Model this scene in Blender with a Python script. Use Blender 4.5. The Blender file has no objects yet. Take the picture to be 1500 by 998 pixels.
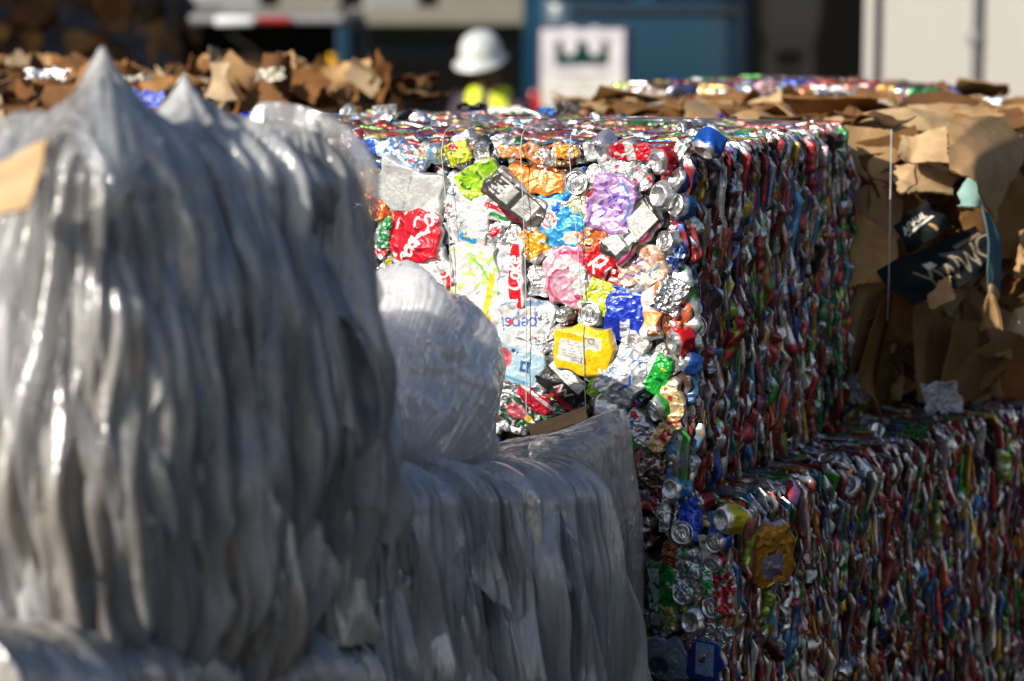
import bpy, bmesh, math, random
import numpy as np
from mathutils import Vector, Matrix

# ------------------------------------------------------------------ basics
SC = bpy.context.scene
COL = SC.collection
RNG = np.random.default_rng(7)
random.seed(7)
F_PX, CXP, CYP = 3542.0, 750.0, 499.0
CZ = 2.05
PITCH = math.atan(519.0 / 3542.0)
EYE = np.array([0.0, 0.0, CZ])
FWD = np.array([0, math.cos(PITCH), -math.sin(PITCH)])
UPV = np.array([0, math.sin(PITCH), math.cos(PITCH)])
RGT = np.array([1.0, 0, 0])
ZTOP, ZMID = CZ - 0.33, CZ - 1.07        # tops of the upper and of the lower bales


def ray(px, py):
    return FWD + RGT * ((px - CXP) / F_PX) - UPV * ((py - CYP) / F_PX)


def at_y(px, py, y):
    d = ray(px, py)
    return EYE + d * (y / d[1])


def at_z(px, py, z):
    d = ray(px, py)
    return EYE + d * ((z - CZ) / d[2])


def on_plane(px, py, o, n):
    d = ray(px, py)
    return EYE + d * (np.dot(np.asarray(o) - EYE, n) / np.dot(d, n))


def nrm(v):
    v = np.asarray(v, float)
    return v / np.linalg.norm(v)


def lin(h):
    h = h.lstrip('#')
    c = [int(h[i:i + 2], 16) / 255 for i in (0, 2, 4)]
    return np.array([x / 12.92 if x < .04045 else ((x + .055) / 1.055) ** 2.4 for x in c])


# ------------------------------------------------------------------ noise
def _hash(i, j, s):
    i = i.astype(np.int64).astype(np.uint32)
    j = j.astype(np.int64).astype(np.uint32)
    h = i * np.uint32(374761393) + j * np.uint32(668265263) + np.uint32((int(s) * 974711 + 12345) & 0xffffffff)
    h = (h ^ (h >> np.uint32(13))) * np.uint32(1274126177)
    h = (h ^ (h >> np.uint32(16))) * np.uint32(2246822519)
    h = h ^ (h >> np.uint32(15))
    return h.astype(np.float64) / 4294967295.0


def vn(x, y, s=0):
    """gradient noise in about [-1, 1]"""
    x, y = np.broadcast_arrays(np.asarray(x, float), np.asarray(y, float))
    xi, yi = np.floor(x), np.floor(y)
    fx, fy = x - xi, y - yi
    u = fx * fx * fx * (fx * (fx * 6 - 15) + 10)
    v = fy * fy * fy * (fy * (fy * 6 - 15) + 10)

    def g(a, b):
        an = _hash(xi + a, yi + b, s) * 2 * math.pi
        return np.cos(an) * (fx - a) + np.sin(an) * (fy - b)
    a0 = g(0, 0) * (1 - u) + g(1, 0) * u
    a1 = g(0, 1) * (1 - u) + g(1, 1) * u
    return (a0 * (1 - v) + a1 * v) * 1.5


def sst(a, b, x):
    t = np.clip((x - a) / (b - a), 0, 1)
    return t * t * (3 - 2 * t)


# ------------------------------------------------------------------ meshes
class MB:
    """collects quad grids (and polygons) and links them as one mesh object"""

    def __init__(self):
        self.V, self.Q, self.C, self.n = [], [], [], 0
        self.polys, self.flat = [], []

    def batch(self, P, C=None, cu=False, cv=False):
        """P (k, m, n, 3)"""
        k, m, n, _ = P.shape
        idx = np.arange(k * m * n).reshape(k, m, n) + self.n
        if cv:
            idx = np.concatenate([idx, idx[:, :1]], 1)
        if cu:
            idx = np.concatenate([idx, idx[:, :, :1]], 2)
        q = np.stack([idx[:, :-1, :-1], idx[:, :-1, 1:], idx[:, 1:, 1:], idx[:, 1:, :-1]], -1).reshape(-1, 4)
        self.V.append(P.reshape(-1, 3))
        self.Q.append(q)
        if C is None:
            C = np.array([.5, .5, .5, 0])
        self.C.append(np.broadcast_to(np.asarray(C, float), P.shape[:3] + (4,)).reshape(-1, 4))
        self.n += k * m * n

    def grid(self, P, C=None, cu=False, cv=False):
        self.batch(P[None], None if C is None else (C[None] if np.ndim(C) == 3 else C), cu, cv)

    def box(self, c, s, R=None, C=None, bev=0.0):
        bm = bmesh.new()
        bmesh.ops.create_cube(bm, size=1.0)
        bmesh.ops.scale(bm, vec=Vector(s), verts=bm.verts)
        if bev > 0:
            bmesh.ops.bevel(bm, geom=list(bm.edges), offset=bev, segments=2, affect='EDGES', profile=.5)
        self.bm(bm, c, R, C)

    def bm(self, bm, c=(0, 0, 0), R=None, C=None):
        bm.verts.index_update()
        v = np.array([tuple(x.co) for x in bm.verts])
        if R is not None:
            v = v @ np.asarray(R).T
        v = v + np.asarray(c)
        for f in bm.faces:
            self.polys.append([x.index + self.n for x in f.verts])
        self.V.append(v)
        self.C.append(np.broadcast_to(np.array([.5, .5, .5, 0.]) if C is None else np.asarray(C, float), (len(v), 4)))
        self.n += len(v)
        bm.free()

    def build(self, name, mat, parent=None, smooth=True, loc=None):
        V = np.concatenate(self.V)
        if loc is not None:
            V = V - np.asarray(loc)
        C = np.concatenate(self.C)
        Q = np.concatenate(self.Q) if self.Q else np.zeros((0, 4), int)
        me = bpy.data.meshes.new(name)
        me.vertices.add(len(V))
        me.vertices.foreach_set('co', V.astype(np.float32).ravel())
        li = [Q.ravel()] + [np.array(p) for p in self.polys]
        tot = np.concatenate([np.full(len(Q), 4), np.array([len(p) for p in self.polys], int)]).astype(int)
        li = np.concatenate(li).astype(np.int32)
        me.loops.add(len(li))
        me.loops.foreach_set('vertex_index', li)
        me.polygons.add(len(tot))
        me.polygons.foreach_set('loop_start', (np.cumsum(tot) - tot).astype(np.int32))
        sm = np.zeros(len(tot), bool)
        sm[:] = smooth
        me.polygons.foreach_set('use_smooth', sm)
        me.update(calc_edges=True)
        ca = me.color_attributes.new('Col', 'FLOAT_COLOR', 'POINT')
        ca.data.foreach_set('color', C.astype(np.float32).ravel())
        if mat:
            me.materials.append(mat)
        o = bpy.data.objects.new(name, me)
        COL.objects.link(o)
        base = np.zeros(3)
        q = parent
        while q is not None:
            base = base + np.array(q.location)
            q = q.parent
        if loc is not None:
            o.location = np.asarray(loc) - base
        if parent is not None:
            o.parent = parent
        return o


def tag(o, label=None, cat=None, group=None, kind=None):
    for k, v in (('label', label), ('category', cat), ('group', group), ('kind', kind)):
        if v:
            o[k] = v
    return o


def thing(name, label, cat, group=None, loc=(0, 0, 0), rz=0):
    o = bpy.data.objects.new(name, None)
    COL.objects.link(o)
    o.location = loc
    o.rotation_euler = (0, 0, rz)
    return tag(o, label, cat, group)


# ------------------------------------------------------------------ materials
def newmat(name):
    m = bpy.data.materials.new(name)
    m.use_nodes = True
    nt = m.node_tree
    return m, nt, nt.nodes['Principled BSDF'], nt.nodes['Material Output']


def node(nt, typ, **kw):
    n = nt.nodes.new(typ)
    for k, v in kw.items():
        if k in n.inputs:
            n.inputs[k].default_value = v
        else:
            setattr(n, k, v)
    return n


def simple(name, col, rough=.6, metal=0., bump=0., scale=40., var=.15, spec=.5, dirt=None):
    m, nt, p, out = newmat(name)
    L = nt.links.new
    tc = node(nt, 'ShaderNodeTexCoord')
    nz = node(nt, 'ShaderNodeTexNoise', Scale=scale, Detail=5.)
    L(tc.outputs['Object'], nz.inputs['Vector'])
    mx = node(nt, 'ShaderNodeMix', data_type='RGBA')
    c = np.asarray(col, float)
    mx.inputs[6].default_value = (*(c * (1 - var)), 1)
    mx.inputs[7].default_value = (*np.minimum(c * (1 + var), 1), 1)
    L(nz.outputs['Fac'], mx.inputs[0])
    L(mx.outputs[2], p.inputs['Base Color'])
    p.inputs['Roughness'].default_value = rough
    p.inputs['Metallic'].default_value = metal
    p.inputs['Specular IOR Level'].default_value = spec
    if bump:
        b = node(nt, 'ShaderNodeBump', Strength=bump, Distance=.01)
        L(nz.outputs['Fac'], b.inputs['Height'])
        L(b.outputs['Normal'], p.inputs['Normal'])
    return m


def mat_can():
    """printed aluminium: colour from the print, alpha of the attribute = how bare the metal is"""
    m, nt, p, out = newmat('printed_aluminium')
    L = nt.links.new
    at = node(nt, 'ShaderNodeVertexColor', layer_name='Col')
    tc = node(nt, 'ShaderNodeTexCoord')
    nz = node(nt, 'ShaderNodeTexNoise', Scale=90., Detail=6., Roughness=.65)
    L(tc.outputs['Object'], nz.inputs['Vector'])
    rp = node(nt, 'ShaderNodeValToRGB')
    rp.color_ramp.elements[0].position = .30
    rp.color_ramp.elements[0].color = (.45, .40, .34, 1)
    rp.color_ramp.elements[1].position = .52
    rp.color_ramp.elements[1].color = (1, 1, 1, 1)
    L(nz.outputs['Fac'], rp.inputs['Fac'])
    mx = node(nt, 'ShaderNodeMix', data_type='RGBA', blend_type='MULTIPLY')
    mx.inputs[0].default_value = .38
    L(at.outputs['Color'], mx.inputs[6])
    L(rp.outputs['Color'], mx.inputs[7])
    L(mx.outputs[2], p.inputs['Base Color'])
    L(at.outputs['Alpha'], p.inputs['Metallic'])
    mr = node(nt, 'ShaderNodeMapRange')
    mr.inputs['To Min'].default_value = .18
    mr.inputs['To Max'].default_value = .42
    L(nz.outputs['Fac'], mr.inputs['Value'])
    L(mr.outputs['Result'], p.inputs['Roughness'])
    n2 = node(nt, 'ShaderNodeTexNoise', Scale=160., Detail=3.)
    L(tc.outputs['Object'], n2.inputs['Vector'])
    b = node(nt, 'ShaderNodeBump', Strength=.35, Distance=.0025)
    L(n2.outputs['Fac'], b.inputs['Height'])
    L(b.outputs['Normal'], p.inputs['Normal'])
    return m


def mat_film(name, base=(.60, .61, .63), transp=.10, trl=.25, rough=.25, dirt=.5, bump=.5, streak=.5, sc=1.0, gloss=.28):
    """crinkled polythene: fold highlights and gaps painted as streaks along the hang, brown dirt, sharp little creases"""
    m, nt, p, out = newmat(name)
    L = nt.links.new
    tc = node(nt, 'ShaderNodeTexCoord')

    def mapped(sx, sy, sz):
        mp = node(nt, 'ShaderNodeMapping')
        mp.inputs['Scale'].default_value = (sx, sy, sz)
        L(tc.outputs['Object'], mp.inputs['Vector'])
        return mp.outputs['Vector']
    n1 = node(nt, 'ShaderNodeTexNoise', Scale=26. * sc, Detail=7., Roughness=.62, Distortion=.4)
    L(mapped(1, 1, .10), n1.inputs['Vector'])
    rp = node(nt, 'ShaderNodeValToRGB')
    e = rp.color_ramp.elements
    b = np.array(base)
    e[0].position, e[0].color = .30, (*(b * .30), 1)
    e[1].position, e[1].color = .70, (*np.minimum(b * 1.45, .9), 1)
    q = e.new(.5)
    q.color = (*(b * .9), 1)
    L(n1.outputs['Fac'], rp.inputs['Fac'])
    m0 = node(nt, 'ShaderNodeMix', data_type='RGBA')
    m0.inputs[0].default_value = streak
    m0.inputs[6].default_value = (*base, 1)
    L(rp.outputs['Color'], m0.inputs[7])
    n3 = node(nt, 'ShaderNodeTexNoise', Scale=5.5 * sc, Detail=5., Roughness=.6)
    L(mapped(1, 1, .30), n3.inputs['Vector'])
    r3 = node(nt, 'ShaderNodeValToRGB')
    r3.color_ramp.elements[0].position = .47
    r3.color_ramp.elements[0].color = (0, 0, 0, 1)
    r3.color_ramp.elements[1].position = .66
    r3.color_ramp.elements[1].color = (dirt, dirt, dirt, 1)
    L(n3.outputs['Fac'], r3.inputs['Fac'])
    mx = node(nt, 'ShaderNodeMix', data_type='RGBA')
    L(r3.outputs['Color'], mx.inputs[0])
    L(m0.outputs[2], mx.inputs[6])
    mx.inputs[7].default_value = (.16, .115, .075, 1)
    L(mx.outputs[2], p.inputs['Base Color'])
    p.inputs['Roughness'].default_value = rough
    p.inputs['Specular IOR Level'].default_value = .65
    n2 = node(nt, 'ShaderNodeTexNoise', Scale=34. * sc, Detail=5., Roughness=.55, Distortion=.8)
    n2.noise_type = 'RIDGED_MULTIFRACTAL'
    L(mapped(1, 1, .28), n2.inputs['Vector'])
    n4 = node(nt, 'ShaderNodeTexNoise', Scale=120. * sc, Detail=3., Roughness=.6)
    L(mapped(1, 1, .12), n4.inputs['Vector'])
    ad = node(nt, 'ShaderNodeMath', operation='ADD')
    L(n2.outputs['Fac'], ad.inputs[0])
    L(n4.outputs['Fac'], ad.inputs[1])
    bp = node(nt, 'ShaderNodeBump', Strength=bump, Distance=.008)
    L(ad.outputs[0], bp.inputs['Height'])
    L(bp.outputs['Normal'], p.inputs['Normal'])
    tl = node(nt, 'ShaderNodeBsdfTranslucent')
    L(mx.outputs[2], tl.inputs['Color'])
    tr = node(nt, 'ShaderNodeBsdfTransparent')
    m1 = node(nt, 'ShaderNodeMixShader')
    m1.inputs[0].default_value = trl
    gl = node(nt, 'ShaderNodeBsdfGlossy')
    gl.inputs['Color'].default_value = (.9, .9, .9, 1)
    gl.inputs['Roughness'].default_value = rough
    L(bp.outputs['Normal'], gl.inputs['Normal'])
    mg = node(nt, 'ShaderNodeMixShader')
    mg.inputs[0].default_value = gloss
    L(p.outputs[0], mg.inputs[1])
    L(gl.outputs[0], mg.inputs[2])
    L(mg.outputs[0], m1.inputs[1])
    L(tl.outputs[0], m1.inputs[2])
    m2 = node(nt, 'ShaderNodeMixShader')
    m2.inputs[0].default_value = transp
    L(m1.outputs[0], m2.inputs[1])
    L(tr.outputs[0], m2.inputs[2])
    L(m2.outputs[0], out.inputs['Surface'])
    return m


def mat_card(name, use_attr=True):
    m, nt, p, out = newmat(name)
    L = nt.links.new
    at = node(nt, 'ShaderNodeVertexColor', layer_name='Col')
    tc = node(nt, 'ShaderNodeTexCoord')
    nz = node(nt, 'ShaderNodeTexNoise', Scale=14., Detail=7., Roughness=.65)
    L(tc.outputs['Object'], nz.inputs['Vector'])
    rp = node(nt, 'ShaderNodeValToRGB')
    rp.color_ramp.elements[0].position = .28
    rp.color_ramp.elements[0].color = (.62, .58, .54, 1)
    rp.color_ramp.elements[1].position = .62
    rp.color_ramp.elements[1].color = (1.08, 1.06, 1.02, 1)
    L(nz.outputs['Fac'], rp.inputs['Fac'])
    mx = node(nt, 'ShaderNodeMix', data_type='RGBA', blend_type='MULTIPLY')
    mx.inputs[0].default_value = .8
    L(at.outputs['Color'], mx.inputs[6])
    L(rp.outputs['Color'], mx.inputs[7])
    L(mx.outputs[2], p.inputs['Base Color'])
    p.inputs['Roughness'].default_value = .8
    p.inputs['Specular IOR Level'].default_value = .2
    b = node(nt, 'ShaderNodeBump', Strength=.25, Distance=.004)
    L(nz.outputs['Fac'], b.inputs['Height'])
    L(b.outputs['Normal'], p.inputs['Normal'])
    return m


M_CAN = mat_can()
M_CORE = mat_film('packed_film', base=(.34, .32, .30), transp=0., trl=.05, rough=.22, dirt=.8, bump=.45, streak=.9, gloss=.2)  # dark, dirty base also paints shade into the gaps between film sheets
M_CORE2 = mat_film('packed_clear_film', base=(.54, .53, .52), transp=0., trl=.05, rough=.18, dirt=.7, bump=.45, streak=.9, gloss=.22)  # paler core, still darkened to stand for shade between the folds
M_FILM = mat_film('stretch_film', base=(.68, .68, .68), transp=.34, trl=.25, rough=.20, dirt=.6, bump=.36, streak=.85, gloss=.15)
M_FILM2 = mat_film('clear_stretch_film', base=(.80, .81, .83), transp=.30, trl=.28, rough=.16, dirt=.5, bump=.42, streak=.85, gloss=.19)
M_BAG = mat_film('bag_film', base=(.90, .88, .87), transp=.02, trl=.12, rough=.15, dirt=.12, bump=.22, streak=.35, gloss=.18)
M_BAG.node_tree.nodes['Principled BSDF'].inputs['Subsurface Weight'].default_value = .8
M_BAG.node_tree.nodes['Principled BSDF'].inputs['Subsurface Radius'].default_value = (1, 1, 1)
M_BAG.node_tree.nodes['Principled BSDF'].inputs['Subsurface Scale'].default_value = .12
M_FLAP = mat_film('loose_film', base=(.66, .67, .69), transp=.22, trl=.4, rough=.12, dirt=.3, bump=.5, streak=.5, sc=1.3)
M_BLACK = mat_film('black_film', base=(.02, .02, .022), transp=0., trl=0., rough=.3, dirt=.1, bump=.4, streak=.5)
M_CARD = mat_card('corrugated_board')
M_WIRE = simple('galvanised_wire', (.55, .56, .55), .4, .25)

# ------------------------------------------------------------------ row frame
A_DIR = nrm([.451, .893, 0])             # the way the rows run, away from the camera
R_DIR = nrm([.893, -.451, 0])            # out of the long faces, to the right
N_DIR = -A_DIR                            # out of the end faces, towards the camera
ZUP = np.array([0, 0, 1.0])
C_UP = at_z(1010, 217, ZTOP)             # near top corner of the upper can bale
C_LO = at_z(1066, 742, ZMID)             # near top corner of the lower can bale
PXM = F_PX / 4.95                        # pixels per metre there

# ------------------------------------------------------------------ print painting
def stroke_dist(X, Y, pts):
    d = np.full(X.shape, 1e9)
    for (x0, y0), (x1, y1) in zip(pts[:-1], pts[1:]):
        dx, dy = x1 - x0, y1 - y0
        L2 = dx * dx + dy * dy + 1e-12
        t = np.clip(((X - x0) * dx + (Y - y0) * dy) / L2, 0, 1)
        d = np.minimum(d, np.hypot(X - x0 - t * dx, Y - y0 - t * dy))
    return d


def arc(cx, cy, rx, ry, a0, a1, n=14):
    return [(cx + rx * math.cos(math.radians(a)), cy + ry * math.sin(math.radians(a))) for a in np.linspace(a0, a1, n)]


GLY = {
    'C': (.75, [arc(.42, .5, .38, .5, 55, 310)]),
    'o': (.55, [arc(.27, .3, .22, .3, 0, 360)]),
    'c': (.50, [arc(.27, .3, .22, .3, 50, 310)]),
    'a': (.60, [arc(.27, .3, .22, .3, 0, 360), [(.5, .6), (.5, .1), (.58, .0)]]),
    'l': (.30, [[(.12, 1.05), (.12, .1), (.2, 0)]]),
    'k': (.55, [[(.1, 1.05), (.1, 0)], [(.45, .6), (.1, .28), (.48, 0)]]),
    'e': (.55, [[(.07, .3), (.47, .34)] + arc(.27, .3, .21, .3, 10, 310)]),
    'p': (.60, [[(.1, .6), (.1, -.4)], arc(.32, .3, .22, .3, 0, 360)]),
    's': (.48, [[(.42, .52), (.28, .6), (.1, .5), (.14, .35), (.36, .26), (.4, .1), (.24, 0), (.06, .08)]]),
    'i': (.25, [[(.12, .6), (.12, 0)], [(.12, .82), (.12, .86)]]),
    '-': (.40, [[(.06, .32), (.32, .32)]]),
    'D': (.75, [[(.1, 0), (.1, 1)] + arc(.1, .5, .55, .5, 90, -90)]),
    'Y': (.75, [[(0, 1), (.35, .5), (.7, 1)], [(.35, .5), (.35, 0)]]),
    'I': (.35, [[(.15, 0), (.15, 1)]]),
    'O': (.9, [arc(.42, .5, .4, .5, 0, 360, 24)]),
    'N': (.85, [[(.08, 0), (.08, 1), (.72, 0), (.72, 1)]]),
    'W': (1.05, [[(0, 1), (.25, 0), (.5, .8), (.75, 0), (1, 1)]]),
    'K': (.8, [[(.08, 0), (.08, 1)], [(.7, 1), (.1, .45), (.72, 0)]]),
    'A': (.8, [[(0, 0), (.37, 1), (.74, 0)], [(.14, .35), (.6, .35)]]),
    'R': (.75, [[(.08, 0), (.08, 1)] + arc(.35, .75, .3, .25, 90, -90, 8) + [(.08, .5)], [(.3, .5), (.68, 0)]]),
    'M': (.95, [[(.05, 0), (.1, 1), (.45, .2), (.8, 1), (.85, 0)]]),
    'L': (.6, [[(.08, 1), (.08, 0), (.55, 0)]]),
    '4': (.7, [[(.5, 0), (.5, 1), (.05, .3), (.65, .3)]]),
    ' ': (.4, []),
}


def aa(d, w, soft=.8):
    return 1 - sst(w - soft * .5, w + soft * .5, d)


def paint(X, Y, ops, seed):
    """X, Y in photo pixels about the can's centre; returns rgb + bare-metal share"""
    C = np.zeros(X.shape + (4,))
    rg = random.Random(seed)

    def put(mask, col, metal):
        c = np.append(lin(col) if isinstance(col, str) else np.asarray(col), metal)
        C[:] = C * (1 - mask[..., None]) + c * mask[..., None]

    def loc(cx, cy, rot):
        r = math.radians(rot)
        dx, dy = X - cx, Y - cy
        return dx * math.cos(r) + dy * math.sin(r), -dx * math.sin(r) + dy * math.cos(r)
    for op in ops:
        k = op[0]
        if k == 'F':
            put(np.ones(X.shape), op[1], op[2])
        elif k == 'R':
            _, cx, cy, w, h, rot, col, me = op
            x, y = loc(cx, cy, rot)
            put(aa(np.maximum(np.abs(x) - w / 2, np.abs(y) - h / 2), 0), col, me)
        elif k == 'C':
            _, cx, cy, rx, ry, col, me = op
            put(aa((np.hypot((X - cx) / rx, (Y - cy) / ry) - 1) * min(rx, ry), 0), col, me)
        elif k == 'O':
            _, cx, cy, rx, ry, w, col, me = op
            put(aa(np.abs(np.hypot((X - cx) / rx, (Y - cy) / ry) - 1) * min(rx, ry), w), col, me)
        elif k == 'S':
            _, pts, w, col, me = op
            put(aa(stroke_dist(X, Y, pts), w), col, me)
        elif k == 'L':
            _, cx, cy, w, h, rot, col, n = op
            x, y = loc(cx, cy, rot)
            row = np.floor((y + h / 2) / (h / n))
            fr = (y + h / 2) / (h / n) - row
            wd = _hash(np.floor((x + 500) / 2.6), row, seed + 3) > .3
            en = _hash(row, row * 0, seed + 9) * .35 + .65
            mk = (np.abs(x) < w / 2 * en) & (np.abs(y) < h / 2) & (fr > .3) & (fr < .78) & wd
            put(mk * .75, col, .1)
        elif k == 'B':
            _, cx, cy, w, h, rot, col = op
            x, y = loc(cx, cy, rot)
            bar = _hash(np.floor((x + 400) / 1.25), y * 0, seed + 5) > .5
            put((np.abs(x) < w / 2) * (np.abs(y) < h / 2) * bar * .85, col, 0)
        elif k == 'N':
            _, col, sc, thr, me = op
            n = vn(X / sc + 31, Y / sc + seed % 97, seed)
            put(sst(thr, thr + .12, n), col, me)
        elif k == 'T':
            _, txt, cx, cy, h, rot, col, w, sh = op
            tot = sum(GLY[c][0] for c in txt)
            x, y = loc(cx, cy, rot)
            x, y = x / h, y / h + .4
            x = x - sh * y + tot / 2
            d = np.full(X.shape, 1e9)
            o = 0
            for c in txt:
                for s in GLY[c][1]:
                    d = np.minimum(d, stroke_dist(x - o, y, s))
                o += GLY[c][0]
            put(aa(d * h, w), col, .05)
    return C


# ------------------------------------------------------------------ crushed cans
def crumple(X, Y, seed, size, amp):
    """creased sheet: a few long folds plus facets, metres"""
    rg = np.random.default_rng(seed)
    h = np.zeros(X.shape)
    for k in range(9):
        an = rg.uniform(0, math.pi)
        c = rg.uniform(-.45, .45) * size
        d = X * math.cos(an) + Y * math.sin(an) - c
        e = -X * math.sin(an) + Y * math.cos(an) - rg.uniform(-.4, .4) * size
        w = rg.uniform(.05, .16) * size
        win = np.exp(-(e / (rg.uniform(.18, .5) * size)) ** 2)
        h += rg.choice([-1, 1]) * amp * rg.uniform(.4, 1.1) * np.exp(-np.abs(d) / w) * win
    for k in range(4):
        an = rg.uniform(0, math.pi)
        d = X * math.cos(an) + Y * math.sin(an) - rg.uniform(-.3, .3) * size
        h += rg.choice([-1, 1]) * np.abs(d) * rg.uniform(.02, .10)
    s1 = size / 3.2
    amp_r = amp * rg.uniform(.25, 1.3)
    rdg = 1 - np.abs(vn(X / size * 5.5 + seed % 31, Y / size * 5.5, seed + 5))
    h += amp_r * .5 * rdg ** 5
    rdg = 1 - np.abs(vn(X / size * 11 + seed % 17, Y / size * 11, seed + 6))
    h += amp_r * .14 * rdg ** 4
    h += amp * .55 * np.abs(vn(X / s1 + 9, Y / s1, seed)) + amp * .3 * np.abs(vn(X / s1 * 2.3, Y / s1 * 2.3 + 4, seed + 1))
    return h


def panel(w, h, ops, seed, q=.45, amp=.0035, dome=.008, skirt=.02, res=.0014, ppm=None):
    """a can stamped flat, seen on its broad side; local x right, y up, z out (metres; w, h in photo px)"""
    ppm = ppm or PXM
    W, H = w / ppm, h / ppm
    nx, ny = int(np.clip(W / res, 14, 80)), int(np.clip(H / res, 14, 80))
    u, v = np.meshgrid(np.linspace(-1, 1, nx), np.linspace(-1, 1, ny))
    ud, vd = u * np.sqrt(1 - v * v / 2), v * np.sqrt(1 - u * u / 2)
    x, y = u * (1 - q) + ud * q, v * (1 - q) + vd * q
    x, y = x * W / 2, y * H / 2
    r = np.maximum(np.abs(u), np.abs(v))
    sz = max(W, H)
    wob = sst(.3, 1, r)
    x = x + wob * sz * .085 * vn(x / sz * 4 + 3, y / sz * 4, seed + 11)
    y = y + wob * sz * .085 * vn(x / sz * 4, y / sz * 4 + 7, seed + 12)
    C = paint(x * ppm, y * ppm, ops, seed)
    z = dome * (1 - r ** 4) + crumple(x, y, seed, sz, amp) * (1 - .6 * sst(.85, 1, r))
    z = z - skirt * sst(.9, 1, r) ** 1.5
    # a bare folded hem round the outline
    hem = sst(.93, .97, r)[..., None] * .8
    C = C * (1 - hem) + np.array([.60, .60, .60, .75]) * hem
    return np.stack([x, y, z], -1), C


def lathe_end(kind, d_px, seed, body, squash=1.0, ppm=None, dent=.0012, nseg=44):
    ppm = ppm or PXM
    R = d_px / ppm / 2
    if kind == 'dome':          # the underside of a can
        pr = [(0, -.30), (.25, -.27), (.5, -.19), (.72, -.06), (.80, .0), (.86, .015), (.92, -.03), (1.06, -.20), (1.22, -.42), (1.24, -.75), (1.2, -1.3), (1.15, -1.9)]
    else:                       # the lid side
        pr = [(0, -.06), (.3, -.05), (.55, -.06), (.64, -.035), (.68, -.06), (.74, -.10), (.80, -.11), (.84, -.04), (.90, .02), (.97, .03), (1.0, -.01), (.985, -.10), (1.02, -.25), (1.18, -.55), (1.2, -.9), (1.18, -1.5)]
    th = np.linspace(0, 2 * math.pi, nseg, endpoint=False)
    r = np.array([p[0] for p in pr])[:, None] * R
    z = np.array([p[1] for p in pr])[:, None] * R
    x, y = r * np.cos(th), r * np.sin(th)
    z = z + 0 * x
    out = sst(1.0, 1.2, r / R)
    k = .25 * out * vn(np.cos(th) * 1.5 + seed, np.sin(th) * 1.5 + z / R * 2, seed)
    x, y = x * (1 + k), y * (1 + k) * squash
    z = z + dent * vn(x / R * 1.7 + 5, y / R * 1.7, seed + 2) * 2
    C = np.zeros(x.shape + (4,))
    C[:] = (.66, .66, .66, .92)
    bd = sst(1.06, 1.12, r / R + 0 * x)[..., None]
    C = C * (1 - bd) + np.array(body) * bd
    return np.stack([x, y, z], -1), C


def place(P, o, ex, ey, ez):
    return o + P[..., :1] * ex + P[..., 1:2] * ey + P[..., 2:3] * ez


def tilt_frame(ex, ey, ez, rot=0, tx=0, ty=0):
    R = Matrix.Rotation(math.radians(ty), 3, 'Y') @ Matrix.Rotation(math.radians(tx), 3, 'X') @ Matrix.Rotation(math.radians(rot), 3, 'Z')
    B = np.stack([ex, ey, ez], 1) @ np.array(R)
    return B[:, 0], B[:, 1], B[:, 2]


def pull_tab(R):
    """ring of the opener, centred on the lid: a flat rounded loop and its rivet"""
    mb = MB()
    t = np.linspace(0, 2 * math.pi, 28, endpoint=False)
    c, s = np.cos(t), np.sin(t)
    px = .26 * R * np.sign(c) * np.abs(c) ** .7
    py = .42 * R * np.sign(s) * np.abs(s) ** .8
    a = np.linspace(0, 2 * math.pi, 8, endpoint=False)
    w = .075 * R
    X = px[:, None] * (1 + .22 * np.cos(a)) + 0
    Y = py[:, None] * (1 + .16 * np.cos(a)) + .12 * R
    Z = .05 * R + w * .6 * np.sin(a) + 0 * X
    mb.grid(np.stack([X, Y, Z], -1), (.7, .7, .7, .95), cu=True, cv=True)
    r = np.array([0, .08, .1, .1])[:, None] * R
    z = np.array([.09, .09, .07, -.06])[:, None] * R
    mb.grid(np.stack([r * c, r * s - .16 * R, z + 0 * r * c], -1), (.7, .7, .7, .95), cu=True)
    mb.grid(np.stack([np.linspace(-.14, .14, 4)[None] * R + np.zeros((4, 1)), np.linspace(-.14, .14, 4)[:, None] * R - .16 * R + np.zeros((1, 4)), np.full((4, 4), .05 * R)], -1), (.7, .7, .7, .95))
    return mb


PAL = ['#b01820', '#c42a2a', '#8a1a20', '#7a2a30', '#c8c8c8', '#d8d8d8', '#aaaeb2', '#8e9296', '#b8babc', '#1c3f9a', '#2f6fb8', '#5aa0cc',
       '#1f2f5a', '#1d7a35', '#3a9a3a', '#0f5a30', '#a8c43a', '#d8b22a', '#c8862a', '#6a4a2a', '#8a6a3a', '#5a3a6a', '#c8a8a8', '#20242a',
       '#3a2a28', '#e0dcd0', '#a05a4a', '#d05a2a', '#94262a', '#6a1c20', '#a8323a', '#3a1a1a', '#54382a', '#b88a5a', '#e4e4e4', '#1a1c1e']
MORE_PRINTS = ['#a02028', '#3a6a9a', '#b83038', '#2a7a3a', '#c6c8ca', '#b0b2b4', '#d4d4d4', '#8a8e92', '#7a3a2c', '#c0a890']
PAL = PAL + MORE_PRINTS
PALC = np.array([lin(c) for c in PAL])
PAL_MUTE = .84
PALC = PALC * PAL_MUTE + (1 - PAL_MUTE) * (PALC.mean(1, keepdims=True) * .8 + .02)
PALM = np.array([.45, .45, .45, .45, .8, .7, .9, .95, .85, .45, .5, .5, .45, .45, .45, .45, .45, .45, .5, .5, .6, .45, .5, .3, .4, .3, .5, .4, .5, .5, .5, .5, .5, .6, .85, .4, .5, .5, .5, .5, .9, .9, .85, .5, .5, .6])


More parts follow.
